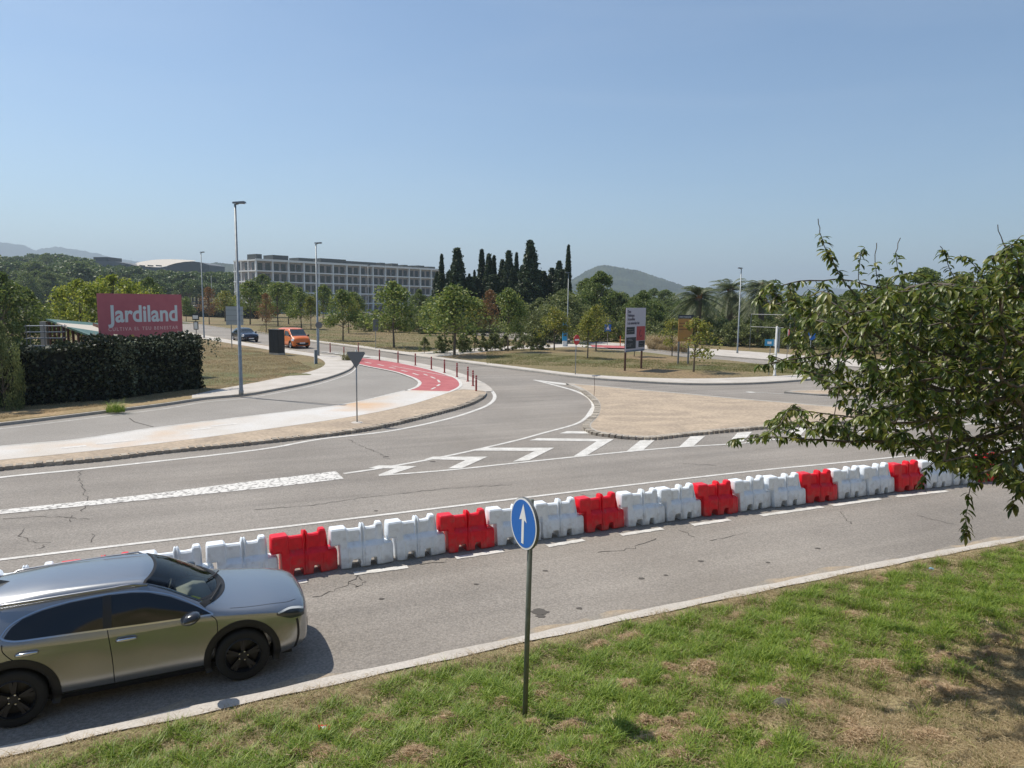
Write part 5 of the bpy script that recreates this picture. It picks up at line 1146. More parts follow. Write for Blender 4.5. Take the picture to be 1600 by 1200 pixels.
# large bushy trees
big = [(842,94,468,'olive',0,.9,'rounded olive green tree below the right end of the cypress belt'),(880,92,455,'olive',1,1.0,'large rounded olive green tree behind the blue totem'),(905,100,466,'round',1,.8,'dense green tree right of the blue totem'),
 (937,106,429,'round',0,.85,'tall domed green tree in front of the hill peak'),(915,110,440,'round',2,.8,'green tree left of the domed one before the hill'),(968,104,462,'olive',1,.8,'rounded tree above the crossing sign'),(1003,100,456,'round',1,.85,'domed green tree right behind the white notice board'),(1028,104,475,'round',2,.7,'green tree right of the white notice board'),
 (1050,96,492,'olive',0,.8,'low olive bush tree left behind the orange board'),(1066,112,492,'olive',1,.8,'olive green tree under the left palm'),(1112,98,495,'olive',0,.8,'olive green tree right of the left palm'),(1135,110,492,'round',0,.8,'green tree between the palms behind the lamp'),(1166,94,488,'round',1,.75,'dark green tree behind the pipe frame'),(1192,104,484,'round',2,.8,'dark tree under the right palm'),(1215,88,500,'olive',1,.75,'olive tree behind the thick white post'),(1245,92,482,'round',0,.8,'green tree behind the round blue disc'),
 (1285,96,470,'olive',0,.9,'olive tree behind the left edge of the near tree'),(1330,84,455,'round',1,.9,'dark green tree seen through the near tree, left one'),(1380,90,440,'round',2,.9,'tall dark tree seen through the near tree, middle one'),(1440,84,425,'round',0,1.0,'tall broad tree seen above the near tree, right one'),(1500,80,432,'olive',1,1.0,'olive tree hidden behind the right part of the near tree'),(1560,78,425,'round',1,1.0,'tree behind the far right part of the near tree'),(1620,76,440,'round',2,1.0,'tree at the right picture edge behind the near tree'),(1700,72,440,'round',0,1.0,'tree beyond the right picture edge'),
 (655,132,455,'round',2,.7,'grey green tree against the right end of the housing block'),(640,116,485,'olive',0,.6,'low olive tree left of the largest young tree'),(412,190,430,'round',1,.8,'dark round tree in front of the left end of the housing block'),
 (40,62,455,'round',0,.8,'dark green tree at the far left behind the rack'),(2,58,432,'round',2,.9,'dark tree cut by the left picture edge behind the garden'),(-40,48,480,'olive',1,.7,'dark bush at the left picture edge'),
 (125,75,440,'lime',0,.85,'bright lime green tree left of the pink board top'),(178,78,433,'lime',0,1.0,'bright lime green tree rising behind the pink board'),(235,100,438,'round',2,.8,'green tree showing above the right half of the pink board'),(100,100,462,'round',1,.7,'green tree left of the lime green ones'),(215,82,470,'round',1,.7,'green bush behind the pink board')]
for px, Y, top, k, i, wx, lb in big: tree_Y(k, i, px, Y, top, lb, 'large bushy trees', wx)
p = P(8, 640, .13); tree('olive', 0, p, PD(5,512,p.y).z, 'loose green bush in front of the left end of the dark hedge', 'large bushy trees', .36)
# scrub along the far verge
sc = [(565,112),(580,118),(598,110),(632,112),(650,106),(664,108),(700,106),(722,104),(745,104),(775,102),(806,100),(1020,90),(1040,88),(1062,88),(1095,90),(1120,88),(1140,86),(1160,84),(1180,84),(1200,82),(1225,82),(1250,80),(1275,80),(1300,78),(1330,76),(1370,74),(1420,72),(1480,70),(1540,68),(1600,66),(860,92),(900,92),(930,92),(955,92),(985,92)]
sc.sort()
for j, (px, Y) in enumerate(sc):
    p = PD(px, 500, Y); tree('scrub', 0, Vector((p.x, Y+random.uniform(2, 5), .12)), random.uniform(2.2, 3.4), 'low green scrub bush, %s from the left along the far pavement' % ordn(j), 'scrub along the far pavement', random.uniform(.8, 1.2))
# far trees on the left rise and around
rng = random.Random(11); ft = []
for px, Y, top in [(61,300,425),(80,300,426),(92,310,430),(45,290,428),(28,300,436),(105,320,430)]: ft.append((px, Y, top, 'round'))
for px in range(-60, 140, 9): ft.append((px+rng.uniform(-4,4), rng.uniform(430, 620), rng.uniform(398, 408)+max(0, px-80)*.05, rng.choice(['pine','pine','round'])))
for px in range(-50, 150, 12): ft.append((px+rng.uniform(-4,4), rng.uniform(350, 420), rng.uniform(410, 422), rng.choice(['pine','round'])))
for px in range(120, 215, 9): ft.append((px+rng.uniform(-3,3), rng.uniform(340, 400), rng.uniform(410, 424)+abs(px-160)*.06, 'pine'))
for px in range(205, 375, 8): ft.append((px+rng.uniform(-3,3), rng.uniform(330, 420), rng.uniform(424, 432), 'pine'))
for px in range(215, 375, 14): ft.append((px+rng.uniform(-4,4), rng.uniform(290, 330), rng.uniform(438, 446), 'pine'))
for px in range(690, 1060, 22): ft.append((px+rng.uniform(-6,6), rng.uniform(170, 230), rng.uniform(452, 462), 'round'))
for px in range(1040, 1700, 26): ft.append((px+rng.uniform(-6,6), rng.uniform(140, 200), rng.uniform(464, 474), 'round'))
ft.sort(key=lambda q: q[0]); nP = nR = 0
for px, Y, top, k in ft:
    if k == 'pine': lb = 'umbrella pine in the distant wood, %s pine from the left' % ordn(nP); nP += 1
    else: lb = 'distant round green tree, %s from the left beyond the site' % ordn(nR); nR += 1
    tree_Y(k, rng.randrange(3), px, Y, top, lb, 'trees of the distant woods', rng.uniform(.9, 1.35))
# far wood as one mass behind them
rngn = np.random.default_rng(9); cen = []
for _ in range(700):
    px = rngn.uniform(-200, 1900); Y = rngn.uniform(420, 900)
    p = PD(px, 470, Y); z = float(hz(p.x, Y)); h = rngn.uniform(3, 8) if px < 500 else rngn.uniform(4, 9); c = rngn.normal(size=(55, 3))*np.array([6, 6, 2.6])
    c[:, 2] = np.abs(c[:, 2]); cen.append(c+np.array([p.x, Y, z+h*.3]))
cen = np.concatenate(cen); o = link('distant_wood', qmesh('distant_wood', quads(cen, 2.6, rngn), lm['olive'])); tag(o, 'distant low green woodland on the plain behind the site', 'wood', None, 'stuff')
# palms
def palm(seed, H, rad, nf=62):
    rng = np.random.default_rng(seed); V_ = []
    for k in range(nf):
        a = rng.uniform(0, math.tau); el = R(rng.uniform(-55, 82)); L = rad*rng.uniform(.85, 1.1); d = np.array([math.cos(a), math.sin(a), 0]); pts = []
        for t in np.linspace(0, 1, 9):
            r_ = L*t*math.cos(el*(1-.25*t)); z = L*t*math.sin(el)-L*.62*t*t*(1 if el > -.3 else .5); pts.append(d*r_+np.array([0, 0, H+z]))
        pts = np.array(pts); sd_ = np.array([-d[1], d[0], 0])
        for j in range(26):
            t = .12+.88*j/26; q = t*8; i0 = min(7, int(q)); p = pts[i0]*(1-(q-i0))+pts[i0+1]*(q-i0); tg = pts[i0+1]-pts[i0]; tg /= np.linalg.norm(tg)
            ll = rad*.20*math.sin(math.pi*min(1, t*.8+.15))
            for s_ in (-1, 1):
                e = p+(sd_*s_*.8+tg*.6+np.array([0,0,-.35+rng.uniform(-.1,.1)]))*ll; w_ = tg*.045
                V_ += [p-w_, p+w_, e+w_*.3, e-w_*.3]
    return qmesh('fronds', np.array(V_), lm_palm)
lm_palm = leafmat('palm_leaves', [(.05,.08,.025),(.09,.125,.045),(.145,.17,.075),(.21,.21,.11)], .3)
for px, Y, cy_, rad, sd_, lb in [(1092,90,466,3.9,1,'palm tree with orange brown heart, leftmost of the three, clear of the lamp post'),(1141,98,455,4.1,2,'middle palm tree, directly behind the far lamp post'),(1191,92,452,3.8,3,'palm tree with drooping fronds, rightmost of the three beside the near tree')]:
    c = PD(px, cy_, Y); root = empty('palm_tree', (c.x, Y, .1), 0, lb, 'palm tree', 'palm trees behind the far pavement')
    mb = MB(); mb.tube([(0,0,0),(.05,0,c.z*.5),(0,0,c.z-.1)], [.42,.36,.40], 12); mb.build('trunk', bark, root); link('fronds', palm(sd_, c.z-.1, rad), root)
    hb_ = MB(); rr_ = random.Random(sd_)
    for _ in range(26):
        a = rr_.uniform(0, 6.28); z = rr_.uniform(-.1,.8); hb_.tube([(0,0,c.z-.5),(.5*math.cos(a),.5*math.sin(a),c.z+z)], [.06,.03], 5)
    hb_.build('heart', mat('palm_heart', (.26,.13,.05), .8), root)
# hedges
def hedge(name, a, b, h, th, label, dens, seed, light=0):
    rng = np.random.default_rng(seed); d = Vector((b.x-a.x, b.y-a.y, 0)); L = d.length; az = math.atan2(d.y, d.x); root = empty(name, (a.x, a.y, .12), az, label, 'hedge')
    mb = MB(); n = int(L/.5); top_ = [h-.25+.06*math.sin(k*1.7)+.05*random.random() for k in range(n+1)]
    mb.grid([[(L*k/n, .15+.08*math.sin(k*2.1), 0) for k in range(n+1)], [(L*k/n, .15+.08*math.sin(k*1.3), top_[k]) for k in range(n+1)], [(L*k/n, th-.15, top_[k]) for k in range(n+1)], [(L*k/n, th-.15, 0) for k in range(n+1)]])
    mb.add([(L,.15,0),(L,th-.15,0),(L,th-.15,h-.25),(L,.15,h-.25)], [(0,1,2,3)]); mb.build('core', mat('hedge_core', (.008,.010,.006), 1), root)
    N = int(L*h*dens); c = np.stack([rng.uniform(0, L, N), rng.normal(.05, .10, N), rng.uniform(0, h, N)], 1); nz_ = np.sin(c[:,0]*1.9+seed)*np.sin(c[:,2]*2.3+c[:,0]); c[:,1] += nz_*.12
    N2 = int(L*th*dens*1.3); c2 = np.stack([rng.uniform(-.1, L+.1, N2), rng.uniform(-.05, th, N2), h-.16+rng.normal(0, .11, N2)+.12*np.sin(rng.uniform(0, L, N2)*0)], 1); c2[:,2] += .10*np.sin(c2[:,0]*1.3+1)+.07*np.sin(c2[:,0]*4.1)
    N3 = int(th*h*dens*1.5); c3 = np.stack([L+rng.normal(0, .12, N3), rng.uniform(0, th, N3), rng.uniform(0, h, N3)], 1)
    link('leaves', qmesh('leaves', quads(np.concatenate([c, c2, c3]), .15, rng, 1.2), lm['hedge']), root); return root
ha, hm, hb2 = P(-330,662,.12), P(168,626,.12), P(316,607,.12)
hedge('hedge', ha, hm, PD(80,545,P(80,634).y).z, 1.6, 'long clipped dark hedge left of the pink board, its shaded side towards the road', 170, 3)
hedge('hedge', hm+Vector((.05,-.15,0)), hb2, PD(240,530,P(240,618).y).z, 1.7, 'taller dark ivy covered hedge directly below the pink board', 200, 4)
lightl = leafmat('ivy_leaves', [(.03,.04,.02),(.08,.10,.05),(.16,.19,.11),(.22,.25,.16)], .2)
rngi = np.random.default_rng(4); q0 = P(188,624,.12); az_ = math.atan2(hb2.y-hm.y, hb2.x-hm.x)
root = empty('ivy', (hm.x, hm.y, .12), az_, 'pale ivy trailing over the seam and top edge of the taller hedge', 'ivy')
cc = np.concatenate([np.stack([rngi.normal(.9,.35,420)*1, rngi.normal(-.25,.06,420), rngi.uniform(1.5,2.9,420)],1), np.stack([rngi.normal(1.3,.10,160), rngi.normal(-.28,.05,160), rngi.uniform(.1,1.7,160)],1), np.stack([rngi.uniform(0,7,900), rngi.normal(-.2,.08,900), 2.85-np.abs(rngi.normal(0,.4,900))],1)])
link('leaves', qmesh('leaves', quads(cc, .11, rngi), lightl), root)
# dark clipped hedge far behind the median
a, b = P(300,497.5,.13), P(388,499,.13); hedge('hedge', Vector((PD(285,490,190).x,190,.1)), Vector((PD(395,490,175).x,175,.1)), 2.6, 2, 'far dark clipped hedge behind the rust and yellow trees', 20, 6)
# ------------------------------------------------ grasses
def blades(P0, H, W, rng, lean=.5, flat=False):
    """bent grass blades: two stacked quads each"""
    n = len(P0); a = rng.uniform(0, math.tau, n); d = np.stack([np.cos(a), np.sin(a), np.zeros(n)], 1); s_ = np.stack([-np.sin(a), np.cos(a), np.zeros(n)], 1)*W[:, None]*.5
    l1 = (H*rng.uniform(.1, lean, n))[:, None]; up = np.zeros((n, 3)); up[:, 2] = 1
    m_ = P0+d*l1*.4+up*(H*.55)[:, None]; e = P0+d*l1*1.6+up*(H*rng.uniform(.75, 1.0, n))[:, None]
    v = np.stack([P0-s_, P0+s_, m_+s_*.8, m_-s_*.8, m_-s_*.8, m_+s_*.8, e+s_*.1, e-s_*.1], 1).reshape(-1, 3); return v
gm_ = [leafmat('grass_green', [(.10,.18,.018),(.17,.27,.028),(.26,.36,.045),(.36,.44,.07)], .4, .5), leafmat('grass_olive', [(.11,.13,.035),(.21,.21,.065),(.31,.28,.12)], .3, .6), leafmat('grass_straw', [(.27,.20,.10),(.42,.33,.19),(.56,.45,.28)], .3, .8)]
rg = np.random.default_rng(21)
N = 900000; X = rg.uniform(-7, 14, N); Sd = rg.uniform(.02, 7.5, N); Yb = np.interp(X, kx, ky)-Sd/.905
f_ = Yb*math.cos(PITCH)+(CAMH-.5)*math.sin(PITCH); u_ = 800+X/np.maximum(f_, .1)*FPX; vv = 600+((CAMH-.4)*math.cos(PITCH)-Yb*math.sin(PITCH))/np.maximum(f_, .1)*FPX
k_ = (f_ > 2) & (u_ > -90) & (u_ < 1700) & (vv < 1290) & (vv > 700); X, Yb, Sd, u_, vv = X[k_], Yb[k_], Sd[k_], u_[k_], vv[k_]
def nz2(x, y, s, sc): return (np.sin(x*sc+s)*np.sin(y*sc*1.13+s*2)+.6*np.sin(x*sc*2.3-y*sc*1.1+s*3)+.45*np.sin(y*sc*3.1+x*sc*1.7+s)+.3*np.sin(x*sc*6.1+y*sc*4.3))/2
green = .62+.34*nz2(X, Yb, 1.3, 1.2)-.80*np.clip((X-1.6)/3.2, 0, 1)*np.clip((Sd-2.6)/1.6, 0, 1)*1.0
green -= .9*np.clip((.42-Sd+.12*nz2(X, Yb, 5, 3))/.35, 0, 1)          # bare strip by the kerb
green -= .50*np.clip(1-Sd/1.5, 0, 1)
fine = nz2(X, Yb, 4.2, 5.5); r_ = rg.uniform(0, 1, len(X))
cls = np.where(green+.3*fine+rg.normal(0, .16, len(X)) > .40, 0, np.where(green+.3*fine+rg.normal(0, .16, len(X)) > .12, 1, 2))
dens = np.where(cls == 0, .85, np.where(cls == 1, .95, 1.2)); keep = r_ < dens*np.clip(.8+.5*fine, .35, 1); keep &= ~((Sd < .25) & (rg.uniform(0, 1, len(X)) > .35))
X, Yb, Sd, cls, fine = X[keep], Yb[keep], Sd[keep], cls[keep], fine[keep]
Z = slope_z(X, Yb)+ (.035*np.sin(X*2.1+Yb*1.3)*np.sin(Yb*2.7-X)+.02*np.sin(X*5.3)*np.sin(Yb*4.1))*np.minimum(1, Sd)-.01
Hh_ = np.where(cls == 0, .13, np.where(cls == 1, .09, .065))*rg.uniform(.5, 1.35, len(X))*np.clip(.8+.5*fine, .4, 1.4)
Ww = np.where(cls == 0, .0085, .006)*rg.uniform(.7, 1.4, len(X))
P0 = np.stack([X, Yb, Z], 1)
for c_, nm, lb in ((0,'grass','lush green grass covering the near bank'),(1,'grass','half dry olive grass mixed into the near bank'),(2,'grass','straw coloured dry grass on the near bank')):
    q_ = cls == c_; v_ = blades(P0[q_], Hh_[q_], Ww[q_], rg, .9 if c_ < 2 else 1.8); o = link(nm, qmesh(nm, v_, gm_[c_])); tag(o, lb, 'grass', None, 'stuff')
# loose straw lying in the sward
nS = 95000; ii = rg.integers(0, len(X), nS); dd_ = rg.normal(size=(nS, 3)); dd_[:, 2] *= .15; dd_ /= np.linalg.norm(dd_, axis=1)[:, None]; cs_ = P0[ii]+rg.normal(0, .05, (nS, 3))*[1, 1, 0]+np.stack([np.zeros(nS), np.zeros(nS), rg.uniform(.01, .09, nS)], 1)
kk_ = nz2(cs_[:, 0], cs_[:, 1], 9, 1.7)+.5*nz2(cs_[:, 0], cs_[:, 1], 2, 4) > -.05; cs_, dd_ = cs_[kk_], dd_[kk_]; ww_ = np.cross(dd_, rg.normal(size=dd_.shape)); ww_ /= np.linalg.norm(ww_, axis=1)[:, None]; ll_ = rg.uniform(.02, .06, len(cs_))[:, None]
o = link('loose_straw', qmesh('loose_straw', np.stack([cs_-dd_*ll_, cs_+ww_*.003, cs_+dd_*ll_, cs_-ww_*.003], 1).reshape(-1, 3), gm_[2])); tag(o, 'loose dry straw stalks scattered through the green grass of the bank', 'straw', None, 'stuff')
print('blades', len(X))
# heaps of raked dry cuttings
cl_ = [(1095,1045,.42,.13),(1040,1045,.25,.1),(980,1078,.16,.1),(700,1128,.25,.12),(1290,1018,.25,.1),(1235,1070,.30,.1),(1200,1085,.2,.08),(1370,1045,.36,.12),(1480,1083,.32,.1),(1008,1130,.22,.1),(1045,1135,.16,.1),(650,1182,.35,.14),(870,1195,.3,.14),(1035,1160,.25,.1),(1300,1100,.4,.06),(1480,1030,.3,.1),(1060,1185,.3,.1),(785,1100,.18,.1),(840,1090,.16,.1),(1230,975,.3,.08),(1320,965,.25,.08),(990,1000,.35,.08),(1160,965,.3,.06),(940,1012,.2,.1),(1340,1150,.3,.08),(1450,1150,.25,.07),(1150,1130,.25,.08),(1560,1000,.3,.08),(1090,1150,.2,.08),(1420,920,.2,.06),(560,1150,.2,.07),(350,1170,.25,.08),(930,1160,.2,.08)]
_rh = random.Random(17)
for _ in range(45): cl_.append((_rh.uniform(430, 1590), 0, _rh.uniform(.07, .2), .07))
cl_ = [(a, b if b else _rh.uniform(1200-(a*.21)+ -60 if a > 700 else 1110, 1195), c, d) for a, b, c, d in cl_]
hv = []
for px, py, s_, h_ in cl_:
    c = bank_at(px, py)
    if sdist(c.x, c.y) < .55: continue
    s_ *= 1.25; h_ *= .75; n = int(3400*s_*1.6); a = rg.uniform(0, math.tau, n); r = s_*np.abs(rg.normal(0, .48, n)); lob = 1+.35*np.sin(a*3+px)+.2*np.sin(a*5+py)
    x = c.x+r*np.cos(a)*lob; y = c.y+r*np.sin(a)*.75*lob; z = slope_z(x, y)+np.maximum(0, h_*1.0*(1-(r/s_)**1.2))*rg.uniform(.2, 1.1, n)+.02
    cen_ = np.stack([x, y, z], 1); d = rg.normal(size=(n, 3)); d[:, 2] *= .35; d /= np.linalg.norm(d, axis=1)[:, None]; w_ = np.cross(d, rg.normal(size=(n, 3))); w_ /= np.linalg.norm(w_, axis=1)[:, None]
    l = rg.uniform(.02, .06, n)[:, None]; hv.append(np.stack([cen_-d*l, cen_+w_*.0035, cen_+d*l, cen_-w_*.0035], 1).reshape(-1, 3))
o = link('dry_cuttings', qmesh('dry_cuttings', np.concatenate(hv), leafmat('straw_cuttings', [(.42,.30,.18),(.58,.44,.28),(.70,.55,.37)], .3, .9))); tag(o, 'small brown heaps of dry grass cuttings scattered over the bank', 'grass cuttings', None, 'stuff')
# thin dry grass on the left verge, median edges and far verge
def tufts(name, quad, n, h, w, m, label, z=.13, hj=.5):
    g = np.array([[p.x, p.y] for p in G(quad)]); u = rg.uniform(0, 1, n)[:, None]; v = rg.uniform(0, 1, n)[:, None]
    p = (g[0]*(1-u)+g[1]*u)*(1-v)+(g[3]*(1-u)+g[2]*u)*v; P0 = np.concatenate([p, np.full((n, 1), z)], 1)
    clump = np.clip(.6+.7*nz2(p[:, 0], p[:, 1], 2, .9), .15, 1.4)
    o = link(name, qmesh(name, blades(P0, h*rg.uniform(1-hj, 1+hj, n)*clump, np.full(n, w), rg, .8), m)); tag(o, label, 'grass', None, 'stuff'); return o
tufts('grass', [(0,660),(310,619),(310,609),(0,640)], 26000, .08, .012, gm_[2], 'short dry grass between the dark hedge and the kerb')
tufts('grass', [(312,618),(492,580),(440,556),(315,540)], 26000, .14, .02, gm_[2], 'dry straw grass on the verge around the utility cabinet')
tufts('grass', [(760,571),(1290,588),(1200,573),(760,552)], 30000, .12, .025, gm_[1], 'short dry grass on the median below the notice boards')
tufts('grass', [(400,522),(640,553),(860,537),(420,492)], 30000, .14, .035, gm_[1], 'short dry grass around the young trees on the median')
tufts('dry_reeds', [(1012,547),(1075,553),(1060,545),(1012,541)], 9000, 1.3, .04, gm_[2], 'tall straw coloured grass between the two notice boards, behind the pavement')
tufts('dry_reeds', [(560,495),(700,509),(700,506),(560,491)], 9000, 1.0, .05, gm_[2], 'tall straw coloured grass behind the far pavement below the housing block')
def weed(px, py, n, h, s_, label, m=0):
    p = P(px, py, .1); a = rg.uniform(0, math.tau, n); r = s_*np.sqrt(rg.uniform(0, 1, n)); P0 = np.stack([p.x+r*np.cos(a), p.y+r*np.sin(a)*.6, np.full(n, .08)], 1)
    o = link('weed', qmesh('weed', blades(P0, h*rg.uniform(.4, 1.2, n), np.full(n, .018), rg, 1.1), gm_[m])); tag(o, label, 'weed', None)
weed(181,643,260,.5,.42,'bright green grassy weed growing at the kerb in front of the dark hedge')
weed(548,563,500,.85,.8,'bushy green weed at the pavement corner behind the give way sign',1)
weed(1100,842,1,.01,.01,'x') if False else None

# ================================================================== NEAR TREE (overhanging from the right)
rt = np.random.default_rng(33)
def PR(px, py, Y): return np.array(PD(px, py, Y*TK))
TK = 1.33
trunk_base = Vector((10.3, 9.7, 0)); trunk_base.z = float(slope_z(10.3, 9.7))-.1
TB = np.array(trunk_base); FK = TB+np.array([-.25, 0, 1.9])
nodes = []; parent = []; 
def addnode(p, par): nodes.append(np.array(p, float)); parent.append(par); return len(nodes)-1
r0 = addnode(TB, -1); r1 = addnode(TB+[-.05,0,1.0], r0); r2 = addnode(FK, r1)
limbs = [
 [(1690,560,7.2),(1560,600,7.1),(1470,610,7.0),(1400,560,6.9),(1340,470,6.8),(1300,410,6.7),(1284,372,6.7),(1278,342,6.7)],
 [(1700,640,7.0),(1560,680,6.8),(1430,690,6.7),(1330,690,6.6),(1240,685,6.5),(1180,683,6.45),(1142,688,6.4)],
 [(1700,600,7.3),(1540,570,7.2),(1420,540,7.0),(1330,545,6.9),(1250,560,6.8),(1185,570,6.7)],
 [(1680,520,7.4),(1560,520,7.4),(1460,500,7.3),(1418,460,7.2),(1400,405,7.1),(1406,372,7.1)],
 [(1680,520,7.2),(1540,560,7.0),(1440,540,6.9),(1385,470,6.8),(1368,420,6.8),(1370,378,6.8)],
 [(1700,500,6.9),(1640,470,6.8),(1600,430,6.8),(1572,390,6.7),(1558,350,6.7)],
 [(1700,640,6.7),(1620,690,6.5),(1560,710,6.4),(1525,740,6.3),(1512,790,6.3),(1508,838,6.3)],
 [(1720,680,6.6),(1650,730,6.4),(1600,760,6.3),(1580,795,6.3)],
 [(1700,560,7.6),(1560,520,7.8),(1450,470,7.8),(1330,440,7.7),(1250,440,7.6),(1200,450,7.5)],
 [(1700,600,6.4),(1580,620,6.1),(1480,650,5.9),(1400,660,5.8),(1320,650,5.8),(1230,640,5.8)],
 [(1720,560,6.2),(1600,540,5.9),(1500,480,5.8),(1440,430,5.8),(1400,430,5.8)],
 [(1700,650,7.4),(1580,660,7.6),(1460,720,7.5),(1440,760,7.4)],
 [(1560,520,7.3),(1500,450,7.2),(1478,400,7.2),(1470,385,7.2)],[(1600,520,7.4),(1540,440,7.3),(1515,405,7.3),(1500,400,7.3)],[(1400,540,7.2),(1330,500,7.1),(1290,450,7.1),(1285,440,7.1)],[(1560,540,7.0),(1440,510,6.9),(1350,450,6.9),(1345,400,6.9),(1350,388,6.9)],[(1500,580,6.7),(1400,520,6.6),(1320,440,6.6),(1298,400,6.6),(1290,392,6.6)],
 [(1720,450,7.3),(1760,400,7.4),(1740,340,7.4)],[(1760,560,6.8),(1850,520,6.8),(1960,480,6.9)],[(1760,600,7.8),(1880,600,8.4),(1990,590,8.8)],[(1720,520,8.4),(1650,440,9.0),(1560,420,9.3),(1500,430,9.4)]]
tips = []
for L in limbs:
    par = r2; pts = [PR(*q) for q in L]; pts = [nodes[r2]]+pts; c = cat(pts, 4)[1:]
    for q in c: par = addnode(q+rt.normal(0, .006, 3), par)
    if L[-1][1] > 400 or L[-1][0] > 1700: tips.append(par)
nl = len(nodes)
poly_ = [(1165,470),(1205,432),(1240,448),(1290,452),(1312,470),(1350,455),(1385,440),(1420,445),(1480,432),(1520,420),(1560,395),(1600,365),(1700,340),(1980,400),(1990,700),(1800,800),(1640,790),(1600,775),(1560,748),(1520,760),(1490,740),(1440,705),(1385,705),(1340,690),(1290,690),(1230,684),(1160,690),(1180,665),(1240,632),(1290,650),(1330,655),(1300,620),(1275,595),(1200,572),(1195,555),(1245,548),(1215,520),(1225,490)]
def inside(x, y):
    c = False; j = len(poly_)-1
    for i in range(len(poly_)):
        if (poly_[i][1] > y) != (poly_[j][1] > y) and x < (poly_[j][0]-poly_[i][0])*(y-poly_[i][1])/(poly_[j][1]-poly_[i][1])+poly_[i][0]: c = not c
        j = i
    return c
cand = []
while len(cand) < 2700:
    x, y = rt.uniform(1140, 1990), rt.uniform(340, 810)
    if not inside(x, y): continue
    if x > 1640 and rt.uniform() < .45: continue
    edge = min(1, (x-1130)/260)
    Y = 6.9+rt.normal(0, .30+.75*edge); Y = min(9.6, max(5.3, Y))
    if x < 1340 and rt.uniform() < .42: continue
    if y > 640 and x > 1380 and rt.uniform() < .30: continue
    cand.append(PR(x, y, Y))
cand = np.array(cand); cand = cand[np.argsort(np.linalg.norm(cand-FK, axis=1))]
child = {}
for c in cand:
    A_ = np.array(nodes); dd = np.linalg.norm(A_-c, axis=1)+.35*np.maximum(0, np.linalg.norm(A_-FK, axis=1)-np.linalg.norm(c-FK)); dd[:3] += 5
    j = int(np.argmin(dd)); p0 = A_[j]; d = np.linalg.norm(c-p0)
    if d > .40: mid = addnode((p0+c)/2+rt.normal(0, .03, 3)+np.array([0,0,.02]), j); j = mid
    tips.append(addnode(c, j))
NN = np.array(nodes); wgt = np.zeros(len(nodes)); isl = np.ones(len(nodes), bool)
for i, q in enumerate(parent):
    if q >= 0: isl[q] = False
for i in range(len(nodes)-1, -1, -1):
    if isl[i]: wgt[i] = 1
    if parent[i] >= 0: wgt[parent[i]] += wgt[i]
# nodes added later may be parents of ones after them only, so one reverse pass is enough
rad = np.minimum(.13, .0052*np.sqrt(wgt)); rad[:3] = [.19,.17,.15]
mb = MB()
for i, q in enumerate(parent):
    if q < 0: continue
    ra = min(rad[q], rad[i]*1.5); mb.tube([NN[q], NN[i]], [max(ra, .0025), max(rad[i], .002)], 5 if rad[i] < .02 else 8, 0, False)
root = empty('broadleaf_tree', trunk_base, 0, 'near tree with drooping dark green leaves overhanging the barriers at the right', 'tree')
mb.v = [(a-trunk_base.x, b-trunk_base.y, c-trunk_base.z) for a, b, c in mb.v]
mb.build('trunk', mat('cherry_bark', (.075,.055,.04), .8, col2=(.14,.12,.10), scale=30), root, True)
# leaves: every cluster is a whorl of drooping pointed leaves
LV = []; LF = []
def leaf(o, d, L, W, droop, roll):
    d = d/np.linalg.norm(d); s_ = np.cross(d, [0, 0, 1.0]); s_ /= max(1e-6, np.linalg.norm(s_)); n_ = np.cross(s_, d)
    s_ = s_*math.cos(roll)+n_*math.sin(roll); base = len(LV)
    prof_ = [(0, .02), (.22, .72), (.5, 1.0), (.78, .62), (1.0, .03)]; p = np.array(o, float); dirv = d.copy(); prev = 0
    for k, (t, wv) in enumerate(prof_):
        p = p+dirv*L*(t-prev); prev = t; dirv = dirv+np.array([0, 0, -droop*.35]); dirv /= np.linalg.norm(dirv)
        nn = np.cross(s_, dirv); h = wv*W*.5
        LV.extend([p-s_*h+nn*h*.35, p, p+s_*h+nn*h*.35])
    for k in range(4):
        a = base+3*k; LF.extend([(a, a+1, a+4, a+3), (a+1, a+2, a+5, a+4)])
def whorl(o, ax, n, L):
    ph = rt.uniform(0, 6.28)
    for k in range(n):
        a = ph+k*2.4+rt.normal(0, .25); h = np.array([math.cos(a), math.sin(a), 0])
        d = h*rt.uniform(.65, 1.1)+ax*rt.uniform(.1, .5)+np.array([0, 0, rt.uniform(-.45, .2)])
        leaf(o-ax*rt.uniform(0, .08), d, L*rt.uniform(.7, 1.2), L*.36*rt.uniform(.85, 1.15), rt.uniform(.3, 1.3), rt.uniform(-.5, .5))
for i in range(nl-1, 2, -1):
    pass
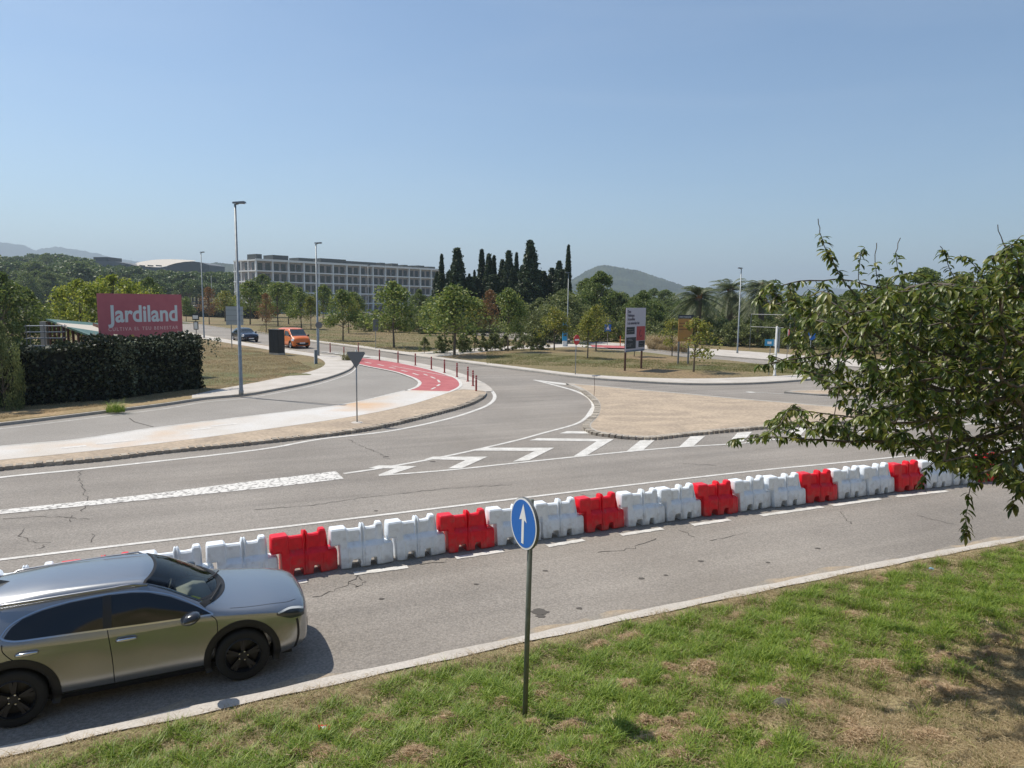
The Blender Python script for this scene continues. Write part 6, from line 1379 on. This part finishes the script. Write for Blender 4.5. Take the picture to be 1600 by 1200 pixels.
for i in tips:
    j = parent[i]; ax = NN[i]-NN[j]; ax = ax/max(1e-6, np.linalg.norm(ax)); whorl(NN[i], ax, int(rt.integers(6, 10)), rt.uniform(.105, .14))
    if rt.uniform() < .8 and np.linalg.norm(NN[i]-NN[j]) > .1: whorl(NN[i]*.45+NN[j]*.55, ax, int(rt.integers(3, 6)), .12)
k0 = 3
for L in limbs:
    m_ = len(cat([NN[2]]+[PR(*q) for q in L], 4))-1
    for k in range(k0+int(m_*.35), k0+m_):
        if k >= k0+m_-4 and L[-1][1] < 380: # bare leading shoots keep only a few leaves
            if k >= k0+m_-3: continue
        ax = NN[k]-NN[parent[k]]; ax = ax/max(1e-6, np.linalg.norm(ax)); whorl(NN[k], ax, int(rt.integers(3, 7)), .12)
    k0 += m_
LVn = np.array(LV)-TB
me = bpy.data.meshes.new('crown'); me.vertices.add(len(LVn)); me.vertices.foreach_set('co', LVn.astype(np.float32).ravel()); F_ = np.array(LF, np.int32)
me.loops.add(F_.size); me.loops.foreach_set('vertex_index', F_.ravel()); me.polygons.add(len(F_)); me.polygons.foreach_set('loop_start', np.arange(0, F_.size, 4, dtype=np.int32)); me.polygons.foreach_set('loop_total', np.full(len(F_), 4, np.int32))
me.polygons.foreach_set('use_smooth', np.ones(len(F_), bool)); me.update(calc_edges=True)
me.materials.append(leafmat('near_leaves', [(.046,.073,.013),(.073,.112,.018),(.115,.16,.028),(.18,.215,.045),(.26,.25,.065)], .42, .38)); link('crown', me, root)
print('near leaves', len(F_)//8)

# ================================================================== HAZE
HB = 9300
mb = MB().box((-HB, -80, -12), (HB, HB+200, 460)); hz_ = mb.build('haze', bpy.data.materials.new('haze_air')); hz_['kind'] = 'stuff'; hz_['label'] = 'thin pale blue summer haze over the plain'; hz_['category'] = 'haze'
hm_ = hz_.data.materials[0]; hm_.use_nodes = True; n_ = hm_.node_tree; n_.nodes.remove(n_.nodes['Principled BSDF'])
vp = n_.nodes.new('ShaderNodeVolumePrincipled'); vp.inputs['Color'].default_value = (.72,.86,1.0,1); vp.inputs['Density'].default_value = .0002; vp.inputs['Anisotropy'].default_value = .2
n_.links.new(vp.outputs[0], n_.nodes['Material Output'].inputs['Volume'])
